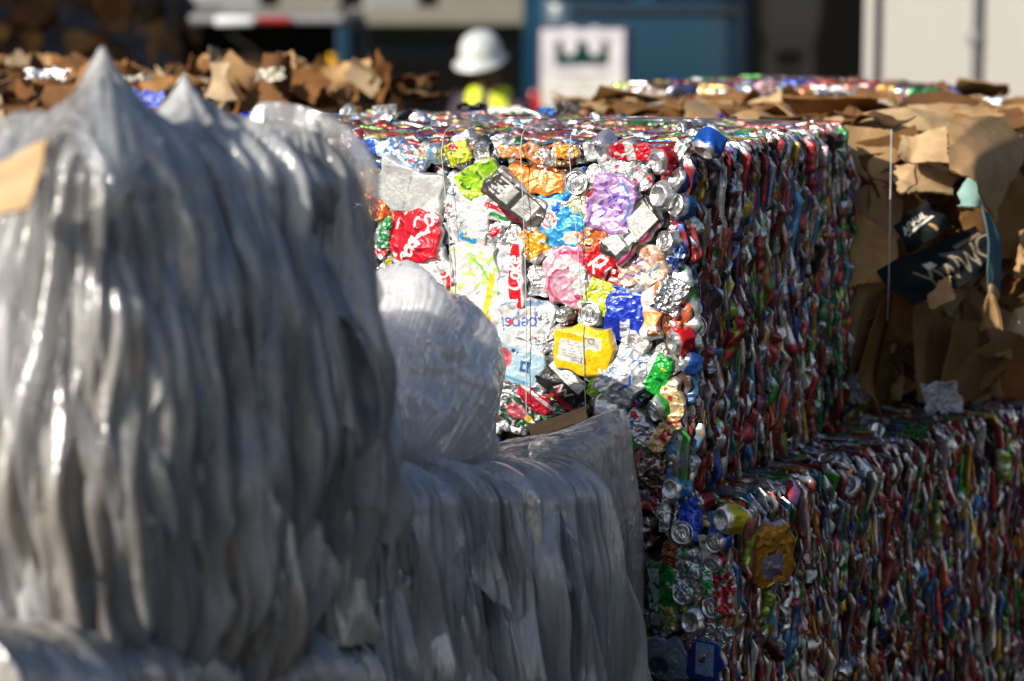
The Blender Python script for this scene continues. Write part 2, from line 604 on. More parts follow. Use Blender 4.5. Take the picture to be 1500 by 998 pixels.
def strips(mb, O, U, V, N, u, v, L, W, D, off, rng, lean=.12, nv=17, na=9, zt=.11):
    """cans crushed flat and seen edge-on, all at once: u, v, L, W, D, off are arrays"""
    k = len(u)

    def A(x):
        return np.asarray(x)[:, None, None]
    t = np.linspace(-1, 1, nv)[None, :, None]
    a = np.linspace(-2.0, 2.0, na)[None, None, :]
    sd = rng.uniform(0, 900, k)
    tap = (1 - np.abs(t) ** A(rng.uniform(2, 6, k))) ** .6
    wid = A(W) * (.3 + .7 * tap) * (1 + .5 * vn(t * 2.2 + A(sd), A(sd), 3)) * .5
    cx = A(W) * (.40 * vn(t * 1.4 + A(sd), A(sd) + 50, 4) + .22 * vn(t * 4 + A(sd), A(sd) + 80, 5)) + A(rng.normal(0, lean, k)) * t * A(L) * .5
    bend = A(rng.normal(0, .35, k))
    x = cx + wid * np.sin(a) + bend * wid * (np.cos(a) - .3)
    z = A(off) + A(D) * (np.cos(a) - 1) * (.45 + .55 * tap)
    z = z + A(W) * (.34 * np.abs(vn(t * 1.9 + A(sd), a * 1.3 + A(sd), 6)) + .12 * vn(t * 6 + A(sd), a * 2.6 + A(sd), 8))
    z = z + A(L) * zt * A(rng.normal(0, 1, k)) * t - .02 * sst(.75, 1, np.abs(t))
    y = t * A(L) * .5 + A(W) * .2 * vn(a * 1.3 + A(sd), t * 2 + A(sd), 7)
    P = O + (A(u) + x)[..., None] * U + (A(v) + y)[..., None] * V + z[..., None] * N
    i1, i2 = rng.integers(0, len(PAL), k), rng.integers(0, len(PAL), k)
    c1 = np.concatenate([PALC[i1], PALM[i1, None]], 1)[:, None, None]
    c2 = np.concatenate([PALC[i2], PALM[i2, None]], 1)[:, None, None]
    n = vn(t * A(rng.uniform(.5, 2.8, k)) + A(sd) * 3, a * A(rng.uniform(.5, 1.8, k)) + A(sd), 9)
    m = sst(.12, .2, n)[..., None]
    C = c1 * (1 - m) + c2 * m
    sil = np.array([.62, .62, .63, .9])
    m = (sst(.84, .9, np.abs(t)) * A(rng.random(k) < .6) + 0 * a)[..., None]
    C = C * (1 - m) + sil * m
    mb.batch(P, C)


def mass_ends(mb, O, U, V, N, n, su, sv, rng, tilt=75):
    """can ends poking out of the heap at odd angles"""
    for i in range(n):
        i1 = rng.integers(0, len(PAL))
        P, C = lathe_end(['dome', 'lid'][int(rng.integers(0, 2))], 36, int(rng.integers(1, 9999)), (*PALC[i1], PALM[i1]), squash=rng.uniform(.4, .9), nseg=22)
        f = tilt_frame(U, V, N, rng.uniform(0, 360), rng.normal(0, 18), rng.choice([-1, 1]) * rng.uniform(45, tilt))
        o = O + U * rng.uniform(*su) + V * rng.uniform(*sv) + N * rng.uniform(-.012, .006)
        mb.grid(place(P, o, *f), C, cu=True)


def fill_panels(mb, O, U, V, N, uv, size, off, rng, white=.6):
    k = len(uv)
    g = 13
    a, b = np.meshgrid(np.linspace(-1, 1, g), np.linspace(-1, 1, g))
    q = .5
    x0 = a * (1 - q) + a * np.sqrt(1 - b * b / 2) * q
    y0 = b * (1 - q) + b * np.sqrt(1 - a * a / 2) * q

    def A(x):
        return np.asarray(x)[:, None, None]
    sd = A(rng.uniform(0, 900, k))
    th = A(rng.uniform(0, math.pi, k))
    sx, sy = A(size * rng.uniform(.6, 1.1, k) * .5), A(size * rng.uniform(.45, .9, k) * .5)
    x, y = x0[None] * sx, y0[None] * sy
    r = np.maximum(np.abs(a), np.abs(b))[None]
    z = A(off) + .008 * np.abs(vn(x0 * 1.5 + sd, y0 * 1.5 + sd, 2)) + .008 * np.abs(vn(x0 * 3.5 + sd, y0 * 3.5, 3)) - .02 * sst(.85, 1, r)
    z = z + A(rng.normal(0, .25, k)) * x + A(rng.normal(0, .25, k)) * y
    X = x * np.cos(th) - y * np.sin(th)
    Y = x * np.sin(th) + y * np.cos(th)
    uv = np.asarray(uv)
    P = O + (A(uv[:, 0]) + X)[..., None] * U + (A(uv[:, 1]) + Y)[..., None] * V + z[..., None] * N
    i1 = rng.integers(0, len(PAL), k)
    c1 = np.concatenate([PALC[i1], PALM[i1, None]], 1)
    w = rng.random(k) < white
    c1[w] = np.stack([np.full(w.sum(), .66)] * 3 + [rng.uniform(.25, .9, w.sum())], 1)
    i2 = rng.integers(0, len(PAL), k)
    c2 = np.concatenate([PALC[i2], PALM[i2, None]], 1)
    n = vn(x0 * 1.3 + sd, y0 * 1.3 + sd, 9)
    m = sst(.18, .24, n)[..., None]
    C = c1[:, None, None] * (1 - m) + c2[:, None, None] * m
    mb.batch(P, C)


# ------------------------------------------------------------------ generic bent sheets
def resample(ctrl, nu, nv):
    """Catmull-Rom surface through a rectangular net of control points"""
    P = np.asarray(ctrl, float)

    def cr(P, n):
        m = len(P)
        t = np.linspace(0, m - 1, n)
        i = np.clip(np.floor(t).astype(int), 0, m - 2)
        f = (t - i).reshape((-1,) + (1,) * (P.ndim - 1))
        p0, p1, p2, p3 = P[np.clip(i - 1, 0, m - 1)], P[i], P[i + 1], P[np.clip(i + 2, 0, m - 1)]
        p0 = np.where((i == 0).reshape(f.shape), 2 * p1 - p2, p0)
        p3 = np.where((i == m - 2).reshape(f.shape), 2 * p2 - p1, p3)
        return .5 * (2 * p1 + (p2 - p0) * f + (2 * p0 - 5 * p1 + 4 * p2 - p3) * f ** 2 + (3 * p1 - p0 - 3 * p2 + p3) * f ** 3)
    return cr(np.swapaxes(cr(P, nv), 0, 1), nu).swapaxes(0, 1)


def normals(P):
    du, dv = np.gradient(P, axis=1), np.gradient(P, axis=0)
    n = np.cross(du, dv)
    return n / (np.linalg.norm(n, axis=-1, keepdims=True) + 1e-12)


def net_px(rows):
    return [[at_y(*p) for p in r] for r in rows]


def board(mb, ctrl, col, th=.005, nu=14, nv=14, wob=.006, seed=0, ragged=.004, crease=True):
    """a bent piece of corrugated board with thickness"""
    P = resample(ctrl, nu, nv)
    u, v = np.meshgrid(np.linspace(0, 1, nu), np.linspace(0, 1, nv))
    N = normals(P)
    rg = np.random.default_rng(seed)
    size = np.linalg.norm(P[0, 0] - P[-1, -1])
    d = wob * .35 * vn(u * 2.2 + seed, v * 2.2 + seed, seed)
    for k in range(3 if crease else 0):
        an = rg.uniform(0, math.pi)
        q = (u - .5) * math.cos(an) + (v - .5) * math.sin(an) - rg.uniform(-.35, .35)
        d = d + np.clip(q, 0, None) * rg.choice([-1, 1]) * rg.uniform(.3, 1.) * wob * 7 * min(1, size / .25)
    P = P + N * d[..., None]
    e = sst(.35, .5, np.maximum(np.abs(u - .5), np.abs(v - .5)))
    T = nrm(P[0, -1] - P[0, 0])
    S = nrm(P[-1, 0] - P[0, 0])
    P = P + (e * ragged * vn(u * 9 + seed, v * 9, seed + 1))[..., None] * T + (e * ragged * vn(u * 9, v * 9 + seed, seed + 2))[..., None] * S
    C = np.append(lin(col) if isinstance(col, str) else col, 0)
    Pb = P - N * th
    mb.grid(P, C)
    mb.grid(Pb[:, ::-1], C)
    for a, b in ((P[0], Pb[0]), (P[-1], Pb[-1]), (P[:, 0], Pb[:, 0]), (P[:, -1], Pb[:, -1])):
        mb.grid(np.stack([a, b]), C * np.array([.8, .78, .75, 1]))


def wire(mb, pts, r=.0016, n=6, col=(.45, .46, .46, .85)):
    P = np.asarray(pts, float)
    t = np.gradient(P, axis=0)
    t /= np.linalg.norm(t, axis=1, keepdims=True) + 1e-9
    ref = np.array([.31, .52, .13])
    a = np.cross(t, ref)
    a /= np.linalg.norm(a, axis=1, keepdims=True)
    b = np.cross(t, a)
    th = np.linspace(0, 2 * math.pi, n, endpoint=False)
    mb.grid(P[:, None] + r * (np.cos(th)[None, :, None] * a[:, None] + np.sin(th)[None, :, None] * b[:, None]), col, cu=True)


def curve3(ctrl, n):
    c = np.asarray(ctrl, float)
    return resample(np.stack([c, c]), n, 2)[0] if len(c) > 1 else c

# ================================================================== UPPER CAN BALE
WHT, SIL, LBL = '#d2d2d0', '#c4c6c8', '#d2d0cc'


def wt(*more, col=WHT, me=.12):
    return [('F', col, me)] + list(more)


SC_RED, SC_BLU = '#d0122a', '#1f45b8'
FRONT = [  # kind, cx, cy, w, h, rot, z offset, amp, ops
    ('panel', 553, 219, 78, 24, 2, .012, .002, [('F', '#2452b4', .55), ('R', 8, 0, 22, 40, 8, '#cfd6e2', .7), ('R', 30, -6, 18, 10, 0, '#e0e0e0', .5), ('N', '#5a8ad8', 9, .25, .7)]),
    ('panel', 545, 243, 46, 22, -18, .002, .002, [('F', '#1e4590', .5), ('N', '#b8bcc4', 8, .1, .8)]),
    ('panel', 604, 231, 46, 28, -20, .014, .003, [('F', '#8fa6c4', .8), ('R', 14, 8, 30, 6, 10, '#d8c050', .4), ('N', '#d05a50', 9, .3, .4)]),
    ('panel', 628, 224, 30, 22, -30, .012, .003, [('F', '#d8d4cc', .5), ('N', '#c86a50', 6, .2, .4)]),
    ('panel', 671, 224, 36, 32, 20, .012, .003, [('F', '#d8dc3a', .35), ('R', -6, 8, 16, 14, 20, '#b02440', .4), ('N', '#8aa82a', 8, .15, .4)]),
    ('panel', 600, 276, 98, 66, -17, .006, .0028, [('F', '#cdcfcd', .35), ('L', 0, 6, 62, 34, -3, '#a9adac', 7), ('R', 0, 0, 66, 3, 88, '#b8bcb8', .5), ('N', '#dcdedc', 18, .2, .5)]),
    ('panel', 544, 268, 34, 38, 20, .004, .004, [('F', '#c89a3a', .5), ('N', '#e0c870', 8, .1, .6), ('N', '#d04a2a', 10, .3, .4)]),
    ('panel', 549, 300, 32, 44, 24, .006, .003, [('F', '#e0562a', .35), ('N', '#e8a050', 9, .2, .4), ('R', -10, 0, 8, 60, 0, '#d8c070', .5)]),
    ('panel', 567, 322, 30, 40, 12, -.006, .004, [('F', '#d8c890', .6), ('N', '#c8923a', 8, .1, .5)]),
    ('panel', 702, 263, 62, 44, 32, .01, .005, [('F', '#9fd02a', .3), ('N', '#d4ec70', 12, .2, .3), ('N', '#4a8a20', 9, .33, .3), ('R', 0, 26, 80, 8, 0, '#d0d4cc', .7)]),
    ('panel', 682, 320, 70, 84, -8, .006, .0026, [('F', '#d6d6d6', .2), ('R', -4, -34, 20, 26, 2, '#2a8ed0', .3), ('R', 12, -33, 26, 12, 6, '#2f7fc0', .3), ('R', 36, -8, 10, 66, -12, '#d8a8a0', .3), ('N', '#c2c6c8', 20, .2, .4), ('R', 6, -26, 14, 3, 0, '#d8b040', .2)]),
    ('panel', 754, 292, 92, 46, -42, .016, .003, [('F', '#4c4a46', .3), ('L', -24, 3, 30, 30, 0, '#e0deda', 5), ('R', -10, 2, 16, 26, 0, '#cfcdc8', .3), ('R', 20, 2, 26, 30, 0, '#d6d4d0', .3), ('L', 20, 2, 22, 26, 0, '#807c78', 7), ('R', 0, -22, 100, 7, 0, '#7a1830', .4), ('R', 0, 22, 100, 5, 0, '#c8c8c8', .7)]),
    ('panel', 782, 261, 82, 44, -6, .008, .0035, [('F', '#e88a3a', .3), ('N', '#f0b070', 14, .22, .35), ('R', -4, 20, 90, 12, -4, '#8a4a28', .5), ('N', '#c8602a', 9, .36, .3)]),  # brown band along the top is a painted shadow
    ('panel', 764, 224, 66, 22, -4, .014, .004, [('F', '#d88a4a', .35), ('N', '#e8e0d4', 9, .08, .5), ('N', '#8a4a2a', 7, .3, .4)]),
    ('panel', 606, 346, 78, 74, 0, .020, .0032, [('F', SC_RED, .25), ('T', 'Coca-Cola', 4, -2, 25, 56, '#f4eeea', 1.9, .2),
        ('S', [(-16, -34), (-2, -10), (14, 4), (26, 8)], 1.7, '#f0e4e0', .1), ('S', [(-30, 10), (-26, 24), (-14, 34)], 1.6, '#e8d8d8', .2), ('N', '#a00e22', 14, .34, .3)]),
    ('panel', 563, 342, 20, 44, -14, .004, .004, [('F', '#1f8a4a', .35), ('N', '#d0dcd4', 7, .1, .6)]),
    ('panel', 580, 392, 34, 22, -22, .004, .003, [('F', '#d8d8dc', .3), ('R', 0, 4, 50, 7, -6, '#2a5ac0', .4), ('R', -12, 8, 8, 16, 10, '#d8c81a', .3)]),
    ('panel', 636, 392, 44, 76, 24, .016, .0026, [('F', '#dedede', .25), ('R', 12, -2, 13, 90, 0, '#cf1f2c', .25), ('T', 'Coke', 12, -2, 15, 90, '#f2ecea', 1.3, .1), ('N', '#c8cacc', 14, .25, .6)]),
    ('panel', 694, 418, 68, 112, -4, .010, .003, [('F', '#dcdcd8', .2), ('R', 24, -12, 9, 70, -8, '#e6cc2a', .25), ('R', -4, -46, 72, 15, -6, '#e2c41c', .25), ('R', -29, -30, 9, 40, 4, '#e0c420', .25), ('N', '#b4dc6a', 11, .27, .2), ('S', [(-4, 40), (10, 30), (22, 12)], 2.0, '#8aca3a', .2), ('R', 2, 44, 40, 6, -14, '#c4d890', .3)]),
    ('panel', 741, 405, 32, 98, 1, .009, .0028, [('F', '#d6d6d8', .35), ('N', '#b8bcc0', 10, .2, .7)]),
    ('panel', 757, 406, 26, 100, 2, .021, .0024, [('F', '#d8d4d2', .3), ('R', -2, 2, 19, 96, 0, '#d4142a', .25), ('T', 'Coke', -2, 6, 21, 90, '#f4eeee', 1.7, .15), ('L', -2, -37, 12, 12, 90, '#eee6e6', 2)]),
    ('panel', 783, 360, 36, 46, 24, .010, .004, [('F', '#e8a020', .3), ('N', '#6a4a8a', 6, .3, .3), ('N', '#f4dcb0', 7, .3, .3), ('R', 0, -22, 40, 12, 0, '#d4d4d4', .6)]),
    ('panel', 820, 321, 70, 76, 14, .010, .0034, [('F', '#2f8fcf', .35), ('R', 4, 18, 80, 14, 24, '#1a5ab0', .35), ('T', 'IDYO', -14, 24, 9, 22, '#e8eef4', 1.0, 0), ('C', -18, 2, 13, 15, '#ecdcd8', .1), ('O', -18, 2, 9, 10, 1.6, '#d86a6a', .2), ('S', [(-22, 6), (-16, -2), (-12, 6)], 1.2, '#d0404a', .1), ('N', '#5ab8e4', 13, .24, .4), ('C', 12, -30, 14, 9, '#e8c8b8', .2), ('S', [(-30, 34), (0, 28), (34, 10)], 1.2, '#d8e8f0', .3)]),
    ('panel', 732, 309, 46, 30, -30, .006, .004, [('F', '#d4d4d2', .5), ('R', 0, 4, 50, 7, 14, '#c81e30', .3), ('R', 4, -7, 30, 6, 10, '#1f8a48', .3)]),
    ('panel', 724, 346, 34, 36, 20, .002, .004, [('F', '#cacaca', .8), ('R', 4, 6, 16, 12, 16, '#c8202c', .3)]),
    ('panel', 790, 412, 44, 44, 10, .0, .005, [('F', '#cdcdcb', .75), ('N', '#e0e0de', 10, .1, .5)]),
    ('panel', 828, 404, 60, 86, 4, .012, .003, [('F', '#d99aae', .25), ('O', 2, -14, 25, 26, 1.6, '#c8486c', .2), ('R', 12, 34, 40, 6, -4, '#d03a66', .2), ('R', 25, -4, 8, 74, 2, '#c84a72', .2), ('N', '#ecd0d6', 13, .22, .3), ('C', -4, 18, 10, 8, '#e4d8d6', .3)]),
    ('panel', 850, 420, 22, 60, 2, .006, .003, [('F', '#d6d4d2', .3), ('L', 0, 12, 16, 30, 0, '#a8a6a4', 8), ('R', 0, -16, 26, 8, 0, '#c43a5c', .3)]),
    ('panel', 899, 299, 68, 84, -12, .014, .0036, [('F', '#b58ac4', .4), ('S', [(-14, 18), (-4, 10), (6, 16), (-6, 2)], 1.3, '#3a3ab0', .1), ('S', [(-20, 0), (-8, -12), (4, 0), (-12, -22)], 1.3, '#3a34a8', .1), ('S', [(4, 6), (18, 16), (12, 0), (24, -10), (8, -16)], 1.3, '#4038b4', .1), ('S', [(6, 34), (20, 22), (26, 4), (22, -18)], 1.8, '#3a8ac8', .3), ('R', -4, -24, 44, 3, 14, '#e4dce8', .3), ('N', '#d6bce0', 12, .2, .45), ('N', '#7a5a9a', 10, .36, .4)]),
    ('panel', 926, 339, 46, 100, -44, .026, .002, [('F', '#3c3c3a', .35), ('R', 0, 22, 34, 44, 0, '#cfcfca', .2), ('L', 0, 22, 30, 42, 0, '#8a8a86', 12), ('R', -2, -30, 26, 22, 0, '#d6d6d2', .2), ('L', -2, -30, 22, 18, 0, '#92928e', 5), ('R', 8, -8, 12, 16, 0, '#c8c8c4', .2), ('R', 24, 0, 6, 110, 0, '#c0407a', .4)]),
    ('panel', 870, 352, 44, 40, 30, .006, .005, [('F', '#d8743a', .35), ('N', '#ecd8c8', 9, .12, .4), ('N', '#7a3a1c', 8, .34, .4)]),
    ('panel', 880, 384, 38, 44, -28, .012, .0035, [('F', '#cc1526', .3), ('S', [(-12, -12), (-4, 8), (8, 10), (4, -4), (-6, -8), (0, -18)], 1.9, '#f0e4e2', .1), ('N', '#e8dcd8', 12, .38, .3)]),
    ('panel', 895, 404, 40, 22, -12, .004, .004, [('F', '#c01a2a', .35), ('N', '#e0d0d0', 8, .2, .4)]),
    ('panel', 940, 388, 70, 58, 10, .008, .004, [('F', '#dcb49a', .4), ('S', [(-14, 8), (-4, 16), (-8, 2), (4, 8)], 1.3, '#3a3ab0', .1), ('S', [(-26, -10), (-12, -16), (0, -8), (12, -16)], 1.3, '#3a40b8', .1), ('S', [(8, -14), (26, -6), (32, 10)], 1.5, '#3a9ac0', .3), ('N', '#ecdccc', 12, .15, .4), ('N', '#c8764a', 9, .34, .4)]),
    ('panel', 933, 420, 44, 22, 20, .004, .004, [('F', '#d8d8d2', .6), ('N', '#5ab0b8', 8, .26, .5)]),
    ('panel', 764, 468, 84, 60, 3, .024, .0024, [('F', '#dadbda', .2), ('T', 'pepsi', -4, -6, 21, 180, '#2450b0', 1.25, 0), ('C', -16, -4, 4, 4, '#d04050', .1), ('R', 16, 24, 40, 8, 6, '#7a9cc8', .4), ('S', [(-28, 22), (-6, 26), (24, 20)], 1.3, '#8aa4cc', .4), ('N', '#c2c6c8', 12, .26, .6)]),
    ('panel', 751, 527, 86, 62, -16, .019, .0022, [('F', '#a9c8d6', .25), ('C', -16, -2, 15, 17, '#d06a78', .2), ('O', -16, -2, 9, 10, 1.4, '#b84a58', .2), ('R', 20, -4, 14, 17, 6, '#2f5a94', .2), ('R', 20, -4, 5, 8, 6, '#a9c8d6', .2), ('L', 12, 12, 24, 8, 0, '#48709a', 2), ('C', -2, 14, 3, 3, '#2f4a7a', .1), ('C', 4, 12, 2, 3, '#2f4a7a', .1), ('R', 0, 26, 90, 12, -2, '#d8dce0', .3), ('R', -4, -28, 70, 5, 0, '#5a9ac0', .3)]),
    ('panel', 708, 474, 34, 40, 22, .004, .005, [('F', '#d0d0ce', .6), ('N', '#e4e4e2', 9, .1, .4)]),
    ('panel', 707, 500, 20, 32, 14, .004, .004, [('F', '#b82430', .35), ('N', '#d8ccc8', 7, .2, .5)]),
    ('panel', 724, 492, 30, 26, -14, .002, .005, [('F', '#d8d2cc', .6), ('N', '#b82830', 8, .28, .4)]),
    ('panel', 818, 561, 86, 46, -42, .016, .0018, [('F', '#121214', .15), ('R', 2, 16, 60, 17, 0, '#cccac6', .2), ('L', 2, 16, 56, 14, 0, '#6a6866', 6), ('S', [(0, -10), (6, 2), (10, -10), (14, 0), (20, -8), (26, 2)], 1.1, '#c8c4c4', .1), ('S', [(4, -2), (10, -16), (18, -6)], 1.0, '#c83a48', .1), ('R', 22, -22, 40, 12, 8, '#a01828', .25)]),
    ('panel', 812, 500, 44, 38, 30, .002, .005, [('F', '#d4d4d2', .5), ('N', '#b02a34', 8, .3, .4)]),
    ('panel', 788, 500, 30, 40, 10, .002, .005, [('F', '#d2d4d4', .6), ('N', '#c0383c', 9, .3, .4)]),
    ('panel', 764, 578, 62, 36, 8, .0, .005, [('F', '#9a9ea2', .8), ('N', '#c8ccd0', 9, .1, .7)]),
    ('panel', 784, 586, 60, 24, -36, .008, .003, [('F', '#a8162a', .3), ('R', 0, 6, 66, 5, 0, '#d8d8d8', .6)]),
    ('panel', 762, 606, 54, 40, -24, .006, .003, [('F', '#14402a', .35), ('C', -6, 2, 15, 11, '#b04a5a', .2), ('N', '#d0b0b0', 6, .32, .2), ('C', 14, -2, 6, 5, '#c8a838', .2)]),
    ('panel', 806, 610, 40, 30, -10, .0, .004, [('F', '#8a8e94', .85), ('N', '#3a7a3a', 9, .3, .4)]),
    ('panel', 724, 590, 40, 50, 10, -.004, .004, [('F', '#8a8c90', .7), ('N', '#9a2a34', 10, .3, .4)]),
    ('panel', 878, 434, 44, 48, -24, .006, .004, [('F', '#cdd43c', .3), ('N', '#8aac34', 9, .2, .3), ('N', '#eef0c8', 8, .3, .3), ('R', -8, -20, 50, 7, 0, '#3aaa3a', .3)]),
    ('panel', 915, 463, 54, 80, -5, .012, .0028, [('F', '#1d35b4', .3), ('R', 2, -18, 14, 28, 2, '#d8dcea', .1), ('B', 2, -18, 11, 24, 92, '#1a2450'), ('N', '#3a5ad8', 11, .26, .4), ('S', [(-22, 20), (-10, 28), (8, 30)], 1.0, '#b8c4e4', .4), ('R', 20, 8, 4, 24, 0, '#5a76dc', .3)]),
    ('panel', 854, 513, 84, 68, -4, .024, .0022, [('F', '#f0c010', .2), ('R', -16, -4, 40, 33, -4, '#c8c6c0', .1), ('L', -16, -4, 36, 30, -4, '#8a8680', 7), ('R', 16, 12, 24, 18, 0, '#c8c6c0', .1), ('O', 12, 15, 4, 4, .8, '#6a6a60', 0), ('L', 18, 8, 16, 8, 0, '#8a8680', 3), ('L', 6, -16, 10, 18, 90, '#5a5020', 3), ('L', -4, 20, 50, 8, 0, '#a08a10', 2), ('C', 27, -26, 2.2, 2.2, '#f4f0dc', 0)], .15),
    ('panel', 956, 452, 30, 86, -2, .006, .003, [('F', '#dedad2', .25), ('L', 0, 18, 22, 40, 0, '#b0aca4', 9), ('R', 2, -16, 34, 22, 4, '#ec9a58', .3), ('R', 10, 26, 12, 30, 0, '#e07a3a', .3), ('R', 8, -36, 16, 10, 0, '#8a4a2a', .3)]),
    ('foil', 982, 434, 38, 52, -24, .016, .009, [('F', '#d8d8da', .92), ('N', '#a8a8ac', 9, .2, .95)]),
    ('panel', 915, 547, 62, 88, -32, .008, .0055, [('F', '#c8ccd2', .6), ('N', '#e4e6e8', 12, .15, .4), ('R', -14, 10, 8, 70, 4, '#a8b8d4', .5), ('S', [(10, -20), (18, -8), (12, 4)], 2, '#3a58b4', .3), ('S', [(2, 26), (10, 30), (18, 20)], 1.6, '#5a78c4', .3), ('L', -20, 6, 16, 40, 6, '#8a9098', 8)]),
    ('panel', 930, 500, 40, 26, -30, .004, .005, [('F', '#dcdad6', .4), ('L', 0, 0, 26, 18, 0, '#a85a60', 4), ('N', '#c4c6c4', 8, .2, .6)]),
    ('panel', 962, 548, 36, 58, -26, .014, .006, [('F', '#1fa838', .3), ('N', '#0a5a1c', 9, .25, .3), ('R', -14, 10, 8, 60, 0, '#dfe6df', .3), ('C', 6, 12, 2.5, 2.5, '#e0b030', 0)]),
    ('panel', 873, 562, 18, 40, -12, .010, .004, [('F', '#9cd83a', .3), ('N', '#4a9a20', 6, .2, .3), ('N', '#e0f0b0', 6, .3, .4)]),
    ('panel', 984, 594, 26, 76, 4, .022, .0035, [('F', '#d8bc84', .4), ('N', '#8a5a2a', 7, .3, .35), ('C', -1, 10, 4, 5, '#b02a2a', .2), ('R', 0, 33, 30, 7, 0, '#d8d6d2', .7), ('N', '#f0e0bc', 6, .32, .4), ('R', 0, -26, 30, 5, 10, '#b83a30', .3)]),
    ('panel', 968, 642, 24, 44, -30, .016, .004, [('F', '#d8b07a', .4), ('R', 4, 8, 12, 18, 0, '#c8202c', .3), ('N', '#f0d8b4', 6, .25, .4)]),
    ('panel', 938, 628, 54, 34, -52, .008, .006, [('F', '#d0d2d4', .6), ('R', -20, 8, 12, 10, 0, '#c02a34', .3), ('R', -12, -4, 10, 10, 0, '#2a7ac0', .3), ('R', 8, 0, 3, 30, 10, '#8a8e92', .8), ('R', 18, 0, 3, 30, 10, '#8a8e92', .8)]),
    ('panel', 930, 672, 38, 66, -10, .004, .002, [('F', '#0f4a2c', .3), ('C', 8, 2, 9, 14, '#b88a90', .2), ('N', '#c84a5a', 5, .3, .2), ('C', -8, 24, 12, 11, '#3aa03a', .4), ('O', -6, 24, 6, 6, 1.2, '#1a6a2a', .4)]),
    ('panel', 955, 690, 34, 50, 8, -.006, .006, [('F', '#4a3a2c', .6), ('N', '#a8a09a', 7, .2, .8)]),
    ('panel', 926, 222, 54, 22, -4, .012, .004, [('F', '#c8142a', .35), ('R', -2, 0, 12, 40, 14, '#e0dcd8', .4), ('N', '#e8e0dc', 9, .34, .4)]),
    ('panel', 825, 222, 40, 20, 4, .012, .005, [('F', '#e0902c', .35), ('N', '#e8e4de', 8, .12, .6)]),
    ('panel', 800, 230, 30, 20, -20, .006, .005, [('F', '#cacac8', .7), ('N', '#b03a30', 7, .3, .4)]),
    ('panel', 905, 240, 50, 22, 8, .0, .005, [('F', '#d0d2d4', .6), ('N', '#c01c2c', 9, .28, .3)]),
    ('panel', 936, 262, 34, 36, 24, .004, .005, [('F', '#cfcfcf', .7), ('N', '#c02030', 9, .3, .3)]),
    ('panel', 846, 308, 34, 40, 30, .0, .005, [('F', '#d4d69a', .4), ('N', '#e6e6e0', 9, .1, .6)]),
    ('panel', 665, 232, 26, 40, 80, .0, .004, [('F', '#8a8c90', .85)]),
    ('panel', 990, 376, 26, 40, -14, .004, .005, [('F', '#1f3f7a', .5), ('N', '#c0c4cc', 8, .2, .8)]),
    ('panel', 985, 420, 26, 40, 6, -.004, .005, [('F', '#7ab0c8', .5), ('N', '#d4d8dc', 8, .2, .8)]),
    ('panel', 985, 470, 24, 44, 6, .002, .004, [('F', '#a82a28', .4), ('N', '#c87a3a', 8, .2, .4), ('R', 8, 10, 10, 14, 0, '#2a9a4a', .3)]),
    ('panel', 900, 610, 40, 30, 12, .0, .005, [('F', '#b8bcc2', .8), ('N', '#8aa4cc', 8, .2, .6)]),
]
LIDS = [  # kind, cx, cy, d, squash, tx, ty, z, body colour
    ('dome', 960, 238, 33, 1, -10, 24, .034, (*lin('#c21a2a'), .4), 1), ('dome', 963, 287, 35, 1, 4, 16, .038, (*lin('#d8d8d8'), .5), 2),
    ('dome', 988, 260, 32, .95, 20, 30, .014, (*lin('#26345c'), .5), 3), ('lid', 989, 300, 34, 1, 14, 26, .024, (*lin('#1f5a9a'), .5), 4),
    ('lid', 844, 268, 35, 1, 4, -8, .014, (*lin('#c8ccb8'), .6), 5), ('lid', 869, 254, 30, .9, 22, 10, .012, (*lin('#c8c8c0'), .6), 6),
    ('dome', 881, 221, 33, .62, -30, 6, .020, (*lin('#b8b4c4'), .7), 7), ('lid', 705, 226, 31, .8, -30, -14, .016, (*lin('#4a4a4c'), .5), 8),
    ('dome', 649, 226, 26, 1, 0, -58, .016, (*lin('#8ab0d4'), .6), 9), ('lid', 753, 343, 29, 1, 6, 6, .014, (*lin('#d0d0d0'), .7), 10),
    ('lid', 973, 353, 33, .92, 10, 22, .026, (*lin('#c8cacc'), .7), 11), ('lid', 863, 460, 37, 1, 4, 4, .022, (*lin('#58b83a'), .35), 12),
    ('dome', 984, 502, 32, 1, -8, 36, .034, (*lin('#c81c28'), .4), 13), ('dome', 1000, 526, 28, .9, 26, 50, .02, (*lin('#2a5aa8'), .5), 14),
    ('dome', 888, 591, 38, 1, 16, -8, .026, (*lin('#d0d2d4'), .7), 15), ('lid', 797, 461, 26, .9, 8, -14, .014, (*lin('#c8cccc'), .7), 16),
    ('lid', 821, 463, 26, .8, -10, 10, .010, (*lin('#c8cccc'), .7), 17), ('lid', 957, 602, 36, .8, -16, 34, .030, (*lin('#3aa03a'), .4), 18),
    ('dome', 981, 717, 32, 1, 10, 14, .030, (*lin('#3a8ab8'), .5), 19), ('dome', 1030, 224, 36, .8, -46, 20, .022, (*lin('#2258b8'), .5), 20),
    ('dome', 1023, 738, 24, .9, -10, 46, .02, (*lin('#8a2a2a'), .5), 21),
]


